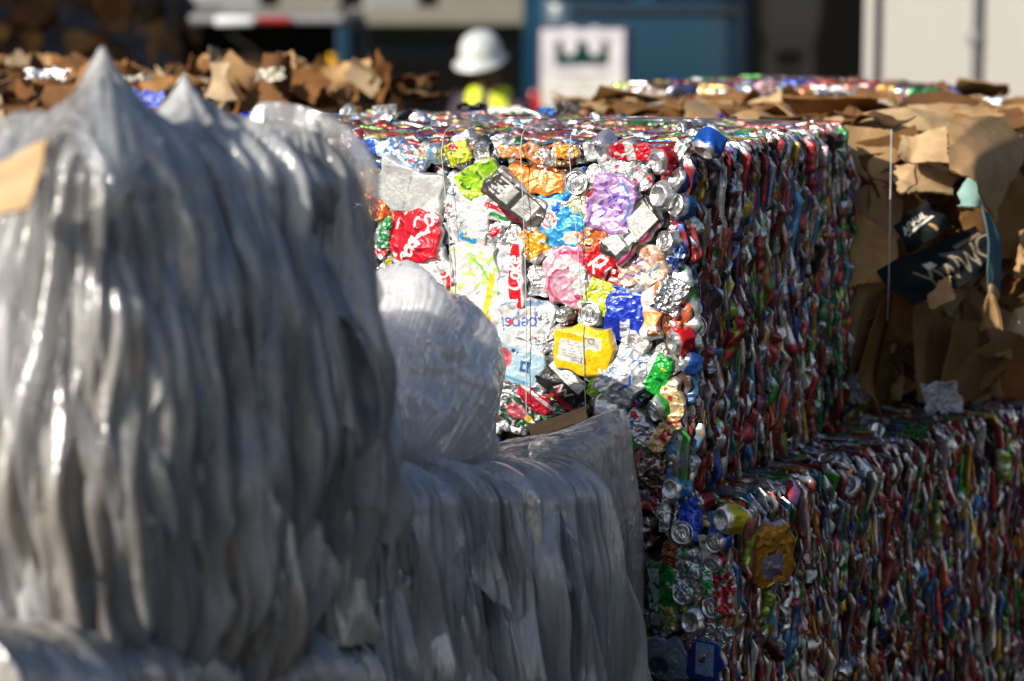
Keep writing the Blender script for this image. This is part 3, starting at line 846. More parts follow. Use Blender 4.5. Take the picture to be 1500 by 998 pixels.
def front_can(bale, spec, O, N, origin, seed):
    kind, cx, cy, w, h, rot, z, amp, ops = spec[:9]
    z = .004 + z * .6
    o = on_plane(cx, cy, O + N * z, N)
    ppm = F_PX / o[1]
    P, C = panel(w * 1.13, h * 1.13, ops, seed, amp=amp * (1.15 if kind != 'foil' else 1.0), q=.42 if kind == 'panel' else .2, dome=.002, skirt=.011, ppm=ppm)
    rg = random.Random(seed)
    ex, ey, ez = tilt_frame(R_DIR, ZUP, N, 0, rg.gauss(0, 3), rg.gauss(0, 3))
    r = math.radians(rot)
    e1, e2 = math.cos(r) * ex * 1.1 + math.sin(r) * ey, -math.sin(r) * ex * 1.1 + math.cos(r) * ey
    mb = MB()
    mb.grid(place(P, o, e1, e2, ez), C)
    return mb.build('crushed_can', M_CAN, bale, loc=origin)


def front_lid(bale, spec, O, N, origin):
    kind, cx, cy, d, sq, tx, ty, z, body, seed = spec
    o = on_plane(cx, cy, O + N * (z * .8), N)
    rg = random.Random(seed)
    f = tilt_frame(R_DIR, ZUP, N, 0, -tx, -ty)
    f2 = tilt_frame(*f, rot=rg.uniform(0, 360))
    ppm = F_PX / o[1]
    P, C = lathe_end(kind, d, seed, body, sq, ppm=ppm)
    mb = MB()
    mb.grid(place(P, o, *f2), C, cu=True)
    ob = mb.build('can_end', M_CAN, bale, loc=origin)
    if kind == 'lid':
        t = pull_tab(d / ppm / 2)
        t.V = [place(v * np.array([1, sq, 1]), o, *f2) for v in t.V]
        t.build('pull_tab', M_CAN, ob, loc=origin)
    return ob


def can_bale(name, label, O, La, Lb, H, seed, dens=1.0, pitch=.0175, zbot=0., front_n=500, right=True, lidn=30, over=.0):
    """strapped block of crushed cans: O near top corner, La along the row, Lb to the back left"""
    t = thing(name, label, 'can bale', 'bales of crushed cans', loc=(O[0], O[1], O[2] - H))
    org = np.array([O[0], O[1], O[2] - H])
    rng = np.random.default_rng(seed)
    mb = MB()
    core = nrm([1, 1, 1])
    ctr = O + A_DIR * La / 2 - R_DIR * Lb / 2 - ZUP * H / 2
    Rm = np.stack([R_DIR, A_DIR, ZUP], 1)
    mb.box(ctr, (Lb - .10, La - .10, H - .10), Rm, (.03, .03, .03, .4))
    # long face: sheets on edge, standing
    na = int(La / pitch * 3.1 * dens)
    nz = int(math.ceil(H / .085))
    k = na * nz
    u = rng.uniform(-.005, La + .005, k)
    Ls = rng.uniform(.07, .19, k)
    v = -(Ls * .47 + rng.random(k) * (H - Ls * .8))
    strips(mb, O, A_DIR, ZUP, R_DIR, u, v, Ls, rng.uniform(.0045, .0135, k), rng.uniform(.012, .03, k), rng.normal(-.004, .009, k), rng, lean=.03, zt=.08)
    # top: sheets on edge, lying across
    k = int(La / pitch * 2.0 * dens * math.ceil(Lb / .09))
    u = rng.uniform(0, La, k)
    Ls = rng.uniform(.06, .17, k)
    v = -(Ls * .47 + rng.random(k) * (Lb - Ls * .8))
    strips(mb, O, A_DIR, R_DIR, ZUP, u, v, Ls, rng.uniform(.006, .020, k), rng.uniform(.008, .016, k), rng.normal(-.006, .004, k), rng, lean=.04, zt=.05)
    # near end: broad sides
    uv = np.stack([-rng.uniform(0, Lb, front_n), -rng.uniform(0, H, front_n)], 1)
    fill_panels(mb, O, R_DIR, ZUP, N_DIR, uv, .055, rng.uniform(-.024, -.001, front_n), rng)
    mass_ends(mb, O, A_DIR, ZUP, R_DIR, lidn, (.04, La - .04), (-H, -.04), rng)
    mass_ends(mb, O, A_DIR, R_DIR, ZUP, lidn // 2, (.04, La - .04), (-Lb, -.05), rng)
    ms = mb.build('crushed_can_mass', M_CAN, t, loc=org)
    ms['kind'] = 'stuff'
    return t, org, rng


def bale_wire_part(bale, org, pts, r=.0012):
    mb = MB()
    wire(mb, curve3(pts, 60), r)
    return mb.build('bale_wire', M_WIRE, bale, loc=org)


def edge_cans(bale, org, O, n, La, H, rng, zr=None):
    for i in range(n):
        mb = MB()
        e = lambda a, b: np.array([rng.uniform(a, b)])
        strips(mb, O, A_DIR, ZUP, R_DIR, e(.0, La), -e(.1, H - .06), e(.10, .19), e(.02, .032), e(.02, .03), e(.008, .02), rng, lean=.05, nv=36, na=14)
        mb.build('crushed_can', M_CAN, bale, loc=org)


HU = ZTOP - ZMID + .01
UB, UORG, urng = can_bale('can_bale', 'upper bale of crushed drink cans with brightly sunlit printed cans on its end', C_UP, 1.03, 1.42, HU, 11, dens=1.15, front_n=900, lidn=46)
for i, s in enumerate(FRONT):
    front_can(UB, s, C_UP, N_DIR, UORG, 100 + i * 13)
for s in LIDS:
    front_lid(UB, s, C_UP, N_DIR, UORG)
edge_cans(UB, UORG, C_UP, 7, .35, HU, urng)


def fp(px, py, z=.03):
    return on_plane(px, py, C_UP + N_DIR * (z - .008), N_DIR)


for (x0, x1, yb) in ((648, 662, 480), (763, 771, 612), (835, 858, 598)):
    top = fp(x0, 214, .03)
    back = top + A_DIR * .5 + ZUP * .03
    bale_wire_part(UB, UORG, [fp(x1, yb, .03), fp((x0 + x1) / 2 + 3, (214 + yb) / 2, .036), fp(x0 + 1, 250, .036), top + ZUP * .0, top + A_DIR * .05 + ZUP * .040, top + A_DIR * .22 + R_DIR * .06 + ZUP * .05, top + A_DIR * .6 + R_DIR * .16 + ZUP * .03, top + A_DIR * 1.0 + R_DIR * .2 + ZUP * .006])

# ================================================================== LOWER CAN BALES
LOW = [
    ('panel', 968, 862, 44, 78, 0, .010, .003, [('F', '#1a8a34', .3), ('R', -12, -4, 18, 66, 0, '#c0ccc4', .4), ('N', '#0c5a20', 10, .28, .3)]),
    ('panel', 1010, 826, 40, 44, 10, .008, .004, [('F', '#aab0b4', .7), ('N', '#2a8a44', 10, .25, .4)]),
    ('panel', 1000, 852, 44, 36, -12, .004, .005, [('F', '#b0b4b8', .7), ('N', '#1a7a30', 9, .24, .4)]),
    ('panel', 1045, 850, 40, 40, 12, .004, .005, [('F', '#1f8a38', .35), ('N', '#b8c0bc', 9, .1, .6)]),
    ('panel', 1031, 968, 52, 66, -2, .014, .0016, [('F', '#1c3a8c', .3), ('R', 1, 2, 29, 50, 0, '#8fa6c8', .2), ('L', 1, 2, 27, 48, 0, '#4a5f8a', 12), ('R', 0, 33, 56, 6, 0, '#5a7ac0', .4)]),
    ('panel', 972, 968, 62, 62, 12, .010, .0026, [('F', '#8aa4b8', .4), ('C', -12, -8, 16, 14, '#3a5a7a', .3), ('C', 14, 8, 14, 14, '#a8b8c4', .4), ('L', -6, 14, 30, 12, 20, '#d0d8e0', 3)]),
    ('panel', 962, 908, 22, 34, 0, .006, .002, [('F', '#1a5a2c', .3), ('R', 0, 2, 15, 20, 0, '#b4bcb8', .3)]),
    ('panel', 980, 905, 26, 40, 6, .006, .004, [('F', '#b8a860', .4), ('N', '#3a3a7a', 6, .18, .4), ('N', '#d0d0d0', 6, .3, .6)]),
    ('panel', 985, 812, 30, 40, 0, .002, .005, [('F', '#8a4a20', .4), ('N', '#3a2a1a', 8, .2, .4)]),
    ('panel', 1010, 760, 34, 60, -8, .006, .004, [('F', '#1f3cae', .35), ('N', '#4a6ae0', 9, .25, .4)]),
    ('panel', 980, 752, 22, 60, 0, .006, .004, [('F', '#c4c6c8', .8), ('R', 4, 0, 6, 70, 0, '#3a2a20', .3)]),
    ('panel', 1015, 930, 30, 40, 20, .0, .004, [('F', '#8a6a7a', .5), ('N', '#b8bcc0', 8, .2, .7)]),
    ('panel', 1050, 930, 34, 34, -10, .0, .005, [('F', '#a8acb0', .8), ('N', '#2a7a3a', 9, .3, .4)]),
    ('panel', 1060, 870, 26, 60, 4, .004, .004, [('F', '#a01c2c', .35), ('N', '#d0c4c4', 8, .28, .5)]),
]
LOWLID = [
    ('dome', 1055, 761, 37, 1, 4, 22, .06, (*lin('#d0bc28'), .35), 31), ('lid', 1044, 797, 34, .85, -10, 14, .03, (*lin('#1f4ac0'), .4), 32),
    ('lid', 999, 781, 36, 1, 6, -10, .022, (*lin('#8a9098'), .7), 33), ('lid', 1042, 828, 32, .8, -16, 8, .02, (*lin('#a82030'), .4), 34),
    ('lid', 1041, 889, 34, 1.1, 4, 6, .022, (*lin('#1a6a30'), .4), 35), ('lid', 999, 871, 32, 1, 6, -6, .018, (*lin('#7a7c86'), .6), 36),
    ('dome', 1010, 912, 38, 1, 2, 8, .026, (*lin('#9aa0a4'), .6), 37), ('lid', 993, 808, 22, .9, 10, 10, .012, (*lin('#9aa0a4'), .6), 38),
]
HL = ZMID
ROW = (A_DIR, R_DIR, N_DIR)


def turn(x, y):
    """bales further along the row stand a little turned"""
    global A_DIR, R_DIR, N_DIR
    A_DIR = nrm([x, y, 0])
    R_DIR = np.array([A_DIR[1], -A_DIR[0], 0])
    N_DIR = -A_DIR


turn(.556, .831)
LB, LORG, lrng = can_bale('can_bale', 'lower bale of crushed cans in deep shade, directly under the sunlit can bale', C_LO, 1.06, 1.35, HL, 23, dens=.95, front_n=420, lidn=60)
for i, s in enumerate(LOW):
    front_can(LB, s, C_LO, N_DIR, LORG, 2100 + i * 17)
for s in LOWLID:
    front_lid(LB, s, C_LO, N_DIR, LORG)
edge_cans(LB, LORG, C_LO, 10, .45, .5, lrng)
# the big amber can on the long face
mbx = MB()
o = on_plane(1131, 815, C_LO + R_DIR * .03, R_DIR)
P, C = panel(80, 104, [('F', '#b87a14', .3), ('C', 0, -14, 20, 26, '#8a8aa0', .4), ('N', '#e0a838', 14, .2, .4), ('N', '#7a4a0c', 11, .3, .3)], 77, amp=.004)
f = tilt_frame(A_DIR, ZUP, R_DIR, 0, 0, -36)
mbx.grid(place(P, o, *f), C)
mbx.build('crushed_can', M_CAN, LB, loc=LORG)
turn(.72, .69)
C_L2 = at_z(1386, 622, ZMID + .015)
LB2, LORG2, l2rng = can_bale('can_bale', 'far lower bale of crushed cans in shade, under the cardboard bale', C_L2, 1.30, 1.35, HL + .015, 37, dens=.75, front_n=120, lidn=40)
A_DIR, R_DIR, N_DIR = ROW

# ================================================================== PLASTIC FILM BALES
class Film:
    """a strapped block of plastic film: near corner A and far corner B of its long right face (world xy), heights at both"""

    def __init__(self, A, B, width, zA, zB, bA, bB, rc=.09, rt=.06, amps=(.05, .022, .008, .0025), seed=1, top_in=.06, belly=.03, peaks=(), bot_in=.03, fs=1.0, drop=0., sag=0.):
        self.sag = sag
        self.drop = drop
        A, B = np.asarray(A, float)[:2], np.asarray(B, float)[:2]
        self.a = (B - A) / np.linalg.norm(B - A)
        self.A = A
        self.L = np.linalg.norm(B - A)
        r = np.array([self.a[1], -self.a[0]])
        c = [A - r * width, A, B, B - r * width]
        self.ctr = (c[0] + c[2]) / 2
        self.r, self.w = r, width
        P, N = [], []
        order = [c[3], c[0], c[1], c[2]]
        for i in range(4):
            p, q, o, = order[i], order[(i + 1) % 4], order[(i - 1) % 4]
            d0, d1 = (p - o) / np.linalg.norm(p - o), (q - p) / np.linalg.norm(q - p)
            n0, n1 = np.array([d0[1], -d0[0]]), np.array([d1[1], -d1[0]])
            cc = p - n0 * rc - n1 * rc
            for t in np.linspace(0, 1, 40):
                an = t * math.pi / 2
                nn = n0 * math.cos(an) + n1 * math.sin(an)
                P.append(cc + nn * rc)
                N.append(nn)
        P, N = np.array(P), np.array(N)
        P2, N2 = np.concatenate([P, P[:1]]), np.concatenate([N, N[:1]])
        s = np.concatenate([[0], np.cumsum(np.linalg.norm(np.diff(P2, axis=0), axis=1))])
        self.S, self.P, self.N = s, P2, N2
        self.total = s[-1]
        # order starts at the far back corner; sides: far-back -> near-back -> A -> B
        self.sA = s[80 + 20]
        self.sB = s[120 + 20]
        self.sNB = s[40 + 20]
        self.z = (zA, zB, bA, bB)
        self.rt, self.amps, self.seed, self.top_in, self.belly, self.peaks, self.bot_in, self.fs = rt, amps, seed, top_in, belly, peaks, bot_in, fs

    def point(self, s, zeta, off=0., amp=1.0, sd=0):
        """s along the loop, zeta running length down the side from the top edge (negative: on the top)"""
        sm = np.mod(s, self.total)
        p = np.stack([np.interp(sm, self.S, self.P[:, i]) for i in (0, 1)], -1)
        n = np.stack([np.interp(sm, self.S, self.N[:, i]) for i in (0, 1)], -1)
        n /= np.linalg.norm(n, axis=-1, keepdims=True)
        k = np.clip(((p - self.A) @ self.a) / self.L, -.2, 1.2)
        zt = self.z[0] + (self.z[1] - self.z[0]) * k
        zt = zt - self.drop * sst(.62, 1.0, k)
        zb = self.z[2] + (self.z[3] - self.z[2]) * k
        H = zt - zb - self.rt
        rt = self.rt
        f = np.clip(zeta / H, 0, 1.3)
        phi = np.clip(-zeta / rt, 0, math.pi / 2)
        top = np.clip(-zeta - rt * math.pi / 2, 0, None)
        inset = self.top_in * (1 - f) ** 2 - self.belly * np.sin(np.clip(f, 0, 1) * math.pi) + self.bot_in * f ** 4 + rt * (1 - np.cos(phi))
        z = zt - rt + rt * np.sin(phi) - np.clip(zeta, 0, None)
        g1, g2 = self.seed * 13.7 + sd * 7.1, self.seed * 5.3 + sd * 3.3
        fs = self.fs
        sw = s + .045 * vn(s * 3 + g1, zeta * 1.6 + g2, 21) + .018 * vn(s * 11 + g1, zeta * 4.5, 22) + .018 * vn(zeta * 2 + g1, s * 0.7, 27)
        a = self.amps
        d = a[0] * (np.abs(vn(sw * 6.5 * fs + g1, zeta * .8 + g2, 23)) ** .8) + a[1] * np.abs(vn(sw * 17 * fs + g2, zeta * 1.5, 24)) \
            + a[2] * np.abs(vn(sw * 42 * fs, zeta * 2.6 + g1, 25)) + a[3] * vn(sw * 105 * fs, zeta * 7, 26)
        d = d + a[0] * .5 * vn(s * 5 + g1, zeta * 4 + g2, 28) * (.3 + f)
        d = d - .30 * a[0] - .25 * a[1]
        fade = 1 - .45 * sst(0, .12, top)
        for (ax, ay, az, R, lim) in self.peaks:
            q0 = p - n * inset[..., None]
            fade = fade * (1 - .75 * np.exp(-((q0[..., 0] - ax) ** 2 + (q0[..., 1] - ay) ** 2) / (1.5 * R) ** 2) * np.exp(-np.clip(zeta, 0, None) / lim))
        d = d * amp * fade + off
        nz = np.sin(phi)
        q = p + n * (-inset + d * np.cos(phi))[..., None]
        w = np.clip(top / (self.w * .55), 0, 1)
        q = q + (self.ctr + self.a * (((p - self.ctr) @ self.a) * .65)[..., None] - q) * w[..., None]
        z = z + d * nz * (.5 - .3 * sst(0, .1, top)) - .015 - self.sag * sst(.10, .38, top)
        for (ax, ay, az, R, lim) in self.peaks:
            dd = np.hypot(q[..., 0] - ax, q[..., 1] - ay) * (1 + .25 * vn(np.arctan2(q[..., 1] - ay, q[..., 0] - ax) * 2.2, 0.5, 31))
            z = z + np.clip(az - zt, 0, None) * np.exp(-(dd / R) ** 1.15) * np.exp(-np.clip(zeta, 0, None) / lim)
        return np.concatenate([q, z[..., None]], -1)

    def body(self, name, mat, parent, ds=.004, dz=.005, org=None, zmax=1.25):
        H = self.z[0] - self.z[2]
        s1 = np.arange(self.sNB, self.sB + .45, ds)
        s2 = np.linspace(self.sB + .45, self.total + self.sNB, 60)[1:-1]
        s = np.concatenate([s1, s2])
        zt = np.concatenate([-np.linspace(self.w * .56 + self.rt * 1.6, .2, 18), -np.arange(.195, 0, -dz), np.arange(0, H * zmax, dz)])
        Sg, Zg = np.meshgrid(s, zt)
        mb = MB()
        mb.grid(self.point(Sg, Zg), cu=True)
        return mb.build(name, mat, parent, loc=org)

    def sheet(self, name, mat, parent, s0, s1, z0, z1, off, sd, amp=1.0, ds=.003, dz=.004, org=None, rag=.03, lift=.012):
        n, m = max(8, int((s1 - s0) / ds)), max(8, int((z1 - z0) / dz))
        u, v = np.meshgrid(np.linspace(0, 1, n), np.linspace(0, 1, m))
        Sg = s0 + u * (s1 - s0) + rag * (u - .5) * 2 * vn(v * 3 + sd, u * 0 + sd, 41) + .02 * vn(v * 1.5 + sd, u * 0, 44)
        Zg = z0 + v * (z1 - z0 + rag * 1.6 * vn(u * 4 + sd, u * 0 + sd, 42) - (z1 - z0) * .25 * np.abs(u - .5) * (1 if sd % 2 else -.2))
        e = np.maximum(np.abs(u - .5) * 2, v)
        o = off + lift * sst(-.06, .06, Zg) * sst(.75, 1, e) * (.4 + vn(u * 5 + sd, v * 5, 43))
        mb = MB()
        mb.grid(self.point(Sg, Zg, o, amp, sd))
        return mb.build(name, mat, parent, loc=org)


def film_thing(name, label, cat, f, group=None):
    org = np.array([*f.ctr, min(f.z[2], f.z[3])])
    return thing(name, label, cat, group, loc=tuple(org)), org


FG = 'bales of clear plastic film'
# big bale on the left
A1, B1 = at_y(150, 500, 3.32), at_y(542, 500, 3.90)
pk = []
for (px, py, y, R, lim) in ((150, 64, 3.55, .052, .16), (270, 104, 3.72, .040, .10), (20, 160, 3.38, .05, .05)):
    p = at_y(px, py, y)
    pk.append((p[0], p[1], p[2], R, lim))
F1 = Film(A1, B1, .62, at_y(100, 214, 3.25)[2], at_y(560, 194, 3.90)[2], at_y(100, 955, 3.25)[2], at_y(575, 868, 3.90)[2], rc=.085, rt=.075,
          sag=.34, fs=1.25, amps=(.105, .070, .018, .0025), seed=3, top_in=.06, belly=.015, peaks=pk)
T1, O1 = film_thing('film_bale', 'tall grey bale of hanging plastic film with film peaks poking up from its top', 'film bale', F1, FG)
F1.body('film', M_CORE, T1, org=O1, zmax=1.06)
rs = random.Random(5)
for i in range(26):
    s0 = F1.sA - .26 + (F1.L + .36) * i / 26 + rs.uniform(-.03, .03)
    wd = rs.uniform(.09, .22)
    F1.sheet('film_fold', M_FILM, T1, s0, s0 + wd, rs.uniform(-.30, -.10), rs.uniform(.35, .85), .004 + .022 * rs.random(), i + 1, amp=rs.uniform(.8, 1.15), org=O1, ds=.004, dz=.006)
# drape hanging from the tallest peak, its tip pointing down
mb = MB()
P = resample(net_px([[(105, 168, 3.50), (150, 110, 3.52), (215, 168, 3.56)], [(100, 200, 3.38), (160, 190, 3.38), (240, 205, 3.46)], [(125, 235, 3.33), (165, 250, 3.33), (225, 225, 3.42)], [(158, 278, 3.31), (167, 292, 3.31), (178, 276, 3.33)]]), 60, 60)
N = normals(P)
u, v = np.meshgrid(np.linspace(0, 1, 60), np.linspace(0, 1, 60))
P = P + N * (.010 * np.abs(vn(u * 5, v * 1.5, 51)) + .003 * vn(u * 12, v * 5, 52))[..., None]
mb.grid(P)
mb.build('film_fold', M_FLAP, T1, loc=O1)
mb = MB()
P = resample(net_px([[(372, 204, 3.80), (430, 190, 3.84), (486, 168, 3.88)], [(375, 235, 3.74), (435, 228, 3.78), (488, 222, 3.86)], [(385, 300, 3.72), (458, 290, 3.76), (515, 295, 3.88)], [(410, 400, 3.86), (490, 390, 3.92), (540, 400, 4.0)]]), 50, 40)
u, v = np.meshgrid(np.linspace(0, 1, 50), np.linspace(0, 1, 40))
mb.grid(P + normals(P) * (-.022 * np.abs(vn(u * 6, v * 1.4, 61)) - .008 * np.abs(vn(u * 16, v * 3, 62)))[..., None])
mb.build('film_fold', M_FILM, T1, loc=O1)

# lower bale in the middle
A2, B2 = at_y(540, 800, 4.02), at_y(938, 800, 4.86)
F2 = Film(A2, B2, .8, at_y(560, 696, 4.05)[2], at_y(930, 698, 4.83)[2], at_y(560, 1150, 4.05)[2], at_y(930, 1120, 4.85)[2], rc=.07, rt=.05,
          amps=(.095, .060, .016, .002), seed=8, top_in=.05, belly=.0, fs=1.35, bot_in=.0)
T2, O2 = film_thing('film_bale', 'lower bale of draped grey film with sharp hanging folds, in front of the cans', 'film bale', F2, FG)
F2.body('film', M_CORE2, T2, org=O2, ds=.0028, dz=.0035)
for i in range(26):
    s0 = F2.sA - .08 + (F2.L + .14) * i / 26 + rs.uniform(-.03, .03)
    wd = rs.uniform(.06, .17)
    F2.sheet('film_fold', M_FILM2, T2, s0, s0 + wd, rs.uniform(-.30, -.06), (rs.uniform(.15, .35) if i % 5 == 0 else rs.uniform(.62, .95)), .005 + .022 * rs.random(), i + 31, amp=rs.uniform(.8, 1.2), org=O2, ds=.0025, dz=.0035, lift=.016)

# lower bale at the near left
A3, B3 = at_y(-40, 950, 2.95), at_y(610, 1000, 3.98)
F3 = Film(A3, B3, .8, at_y(-40, 925, 2.95)[2], at_y(600, 925, 3.98)[2], at_y(-40, 1400, 2.95)[2], at_y(600, 1300, 3.98)[2], rc=.12, rt=.10,
          amps=(.075, .03, .010, .003), seed=12, top_in=.04, belly=.0, fs=.9, bot_in=.0)
T3, O3 = film_thing('film_bale', 'dark lumpy film bale at the lower edge, carrying the tall film bale', 'film bale', F3, FG)
F3.body('film', M_CORE, T3, org=O3)
for i in range(6):
    s0 = F3.sA + F3.L * (.25 + .75 * i / 6) + rs.uniform(-.03, .03)
    F3.sheet('film_fold', M_FILM2, T3, s0, s0 + rs.uniform(.12, .22), rs.uniform(-.2, -.1), rs.uniform(.1, .3), .008, i + 61, amp=1.1, org=O3)

# loose film thrown over the far end of that lower bale
inner = [(600, 690, 4.50), (690, 672, 4.58), (770, 676, 4.66), (842, 700, 4.72), (868, 780, 4.74), (880, 880, 4.74), (884, 1030, 4.74)]
mid = [(640, 680, 4.62), (720, 656, 4.70), (800, 645, 4.74), (880, 655, 4.76), (905, 770, 4.77), (915, 880, 4.77), (916, 1030, 4.77)]
outer = [(690, 662, 4.80), (735, 645, 4.82), (822, 624, 4.83), (914, 597, 4.83), (936, 690, 4.83), (949, 800, 4.83), (946, 1030, 4.83)]
P = resample(net_px([inner, mid, outer]), 240, 90)
u, v = np.meshgrid(np.linspace(0, 1, 240), np.linspace(0, 1, 90))
d = .016 * np.abs(vn(v * 4 + u * 1.2, u * 2.2, 71)) + .007 * np.abs(vn(v * 10 + u * 2, u * 5, 72)) + .0025 * np.abs(vn(v * 24, u * 22, 73)) + .0012 * vn(v * 50, u * 60, 74)
P = P + normals(P) * (d * (1 - .7 * sst(.9, 1, v)) - .012)[..., None]
mb = MB()
mb.grid(P)
o = tag(mb.build('loose_film', M_FLAP, loc=P[45, 60]), 'sheet of clear film standing up in a corner in front of the cans', 'plastic film')

# rounded bag
BC = at_y(588, 582, 4.66)
th, ph = np.meshgrid(np.linspace(0, 2 * math.pi, 420), np.linspace(.02, math.pi - .02, 300))
dr = np.stack([np.sin(ph) * np.cos(th), np.sin(ph) * np.sin(th), np.cos(ph)], -1)
tie = nrm(at_y(560, 690, 4.5) - BC)
e1 = nrm(np.cross(tie, [0, .3, 1]))
e2 = np.cross(tie, e1)
az = np.arctan2(dr @ e2, dr @ e1)
po = np.arccos(np.clip(dr @ tie, -1, 1))
rr = 1 + .13 * vn(dr[..., 0] * 1.6 + dr[..., 1], dr[..., 2] * 1.6, 81) + .02 * vn(dr[..., 0] * 4, dr[..., 2] * 4 + dr[..., 1] * 2, 82)
fine = np.sin(np.clip(po, 0, 2.6) / 2.6 * math.pi)
azw = az + .10 * vn(po * 2.0, az, 86)
rr = rr + fine * (.05 * np.abs(vn(azw * 2.6, po * 1.3, 83)) + .035 * np.abs(vn(azw * 9, po * .7, 84)) + .016 * np.abs(vn(azw * 22, po * .9, 85)) + .005 * np.abs(vn(azw * 50, po * 1.4, 87)) - .03) + .010 * (1 - np.abs(vn(dr[..., 0] * 6 + po, dr[..., 2] * 6 + dr[..., 1] * 5, 89))) ** 4 + .016 * vn(dr[..., 0] * 5 + 3, dr[..., 2] * 5 + dr[..., 1] * 3, 88)
rr = rr - .12 * np.exp(-(po / .35) ** 2)
P = BC + dr * rr[..., None] * np.array([.205, .20, .245])
mb = MB()
mb.grid(P)
tag(mb.build('stuffed_bag', M_BAG, loc=BC - np.array([0, 0, .2])), 'rounded white see-through bag stuffed with film, wedged beside the can bale', 'plastic bag')
mb = MB()
wire(mb, curve3([at_y(600, 662, 4.52), at_y(660, 640, 4.55), at_y(712, 615, 4.6), at_y(724, 606, 4.66)], 20), .0016, col=(.5, .5, .5, .8))
tag(mb.build('tie_wire', M_WIRE, loc=at_y(660, 640, 4.55)), 'thin tie wire lying across the foot of the rounded bag', 'wire')

TAN, TAN2, BRN, DBR = '#b39066', '#c2a47c', '#8f683f', '#69492c'


def card(name, label, nets, group=None, **kw):
    mb = MB()
    for i, (net, col) in enumerate(nets):
        board(mb, net_px(net), col, seed=hash_seed(label) + i, **kw)
    c = np.concatenate(mb.V).mean(0)
    return tag(mb.build(name, M_CARD, loc=c, smooth=True), label, 'cardboard', group)


def hash_seed(s):
    return sum(ord(c) * (i + 3) for i, c in enumerate(s)) % 997


card('cardboard_piece', 'folded tan cardboard piece caught in the film at the left edge', [([[(-60, 268, 3.30), (10, 240, 3.28), (70, 203, 3.27)], [(-60, 295, 3.23), (8, 275, 3.22), (58, 255, 3.21)], [(-60, 322, 3.20), (0, 316, 3.19), (38, 304, 3.18)]], TAN2)], wob=.003)
card('cardboard_strip', 'narrow cardboard strip lying behind the loose film, below the yellow can', [([[(775, 628, 4.93), (858, 598, 4.93)], [(782, 650, 4.88), (862, 618, 4.88)]], TAN)], wob=.002)

# ================================================================== CARDBOARD BALES
def card_bale(name, label, O, La, Lb, H, seed, n_side, n_top, n_front, up=.04, flat=.45, tame=1., cols=(TAN, TAN2, BRN, BRN, DBR), size=(.06, .24), bare=None):
    """O near right top corner; heap of crushed boards round a dark core"""
    org = np.array([O[0], O[1], O[2] - H])
    t = thing(name, label, 'cardboard bale', 'bales of crushed cardboard', loc=tuple(org))
    rg = np.random.default_rng(seed)
    mb = MB()
    ctr = O + A_DIR * La / 2 - R_DIR * Lb / 2 - ZUP * H / 2
    mb.box(ctr, (Lb - .05, La - .05, H - .04), np.stack([R_DIR, A_DIR, ZUP], 1), (*lin(DBR) * .8, 0))

    def put(n, f):
        for i in range(n):
            c, nn, tt = f()
            bt = np.cross(nn, tt)
            w, h = rg.uniform(*size), rg.uniform(*size) * .7
            net = [[c + tt * (x * w) + bt * (y * h) + nn * rg.normal(0, .018) for x in (-.5, 0, .5)] for y in (-.5, 0, .5)]
            col = lin(cols[rg.integers(0, len(cols))]) * rg.uniform(.8, 1.15)
            board(mb, net, col, nu=9, nv=9, wob=.010 * tame, seed=int(rg.integers(1, 999)), ragged=.012, th=.004)

    def side():
        n = nrm(R_DIR + rg.normal(0, .35, 3))
        return O + A_DIR * rg.uniform(0, La) - ZUP * rg.uniform(size[1] * (.35 if flat > .9 else 0), H) + R_DIR * rg.uniform(-.01, .02), n, nrm(np.cross(n, nrm(rg.normal(0, 1, 3))))

    def front():
        n = nrm(N_DIR + rg.normal(0, .35, 3))
        return O - R_DIR * rg.uniform(0, Lb) - ZUP * rg.uniform(size[1] * (.35 if flat > .9 else 0), H) + N_DIR * rg.uniform(-.01, .02), n, nrm(np.cross(n, nrm(rg.normal(0, 1, 3))))

    def top():
        n = nrm(ZUP + rg.normal(0, .4 if flat < .9 else .035, 3)) if rg.random() > 1 - flat - .1 or flat > .9 else nrm(N_DIR + rg.normal(0, .5, 3))
        return O + A_DIR * rg.uniform(0, La) - R_DIR * rg.uniform(0, Lb) + ZUP * rg.uniform(-.02, up), n, nrm(np.cross(n, nrm(rg.normal(0, 1, 3))))
    put(n_side, side)
    put(n_front, front)
    put(n_top, top)
    ms = mb.build('cardboard_mass', M_CARD, t, loc=org)
    ms['kind'] = 'stuff'
    return t, org


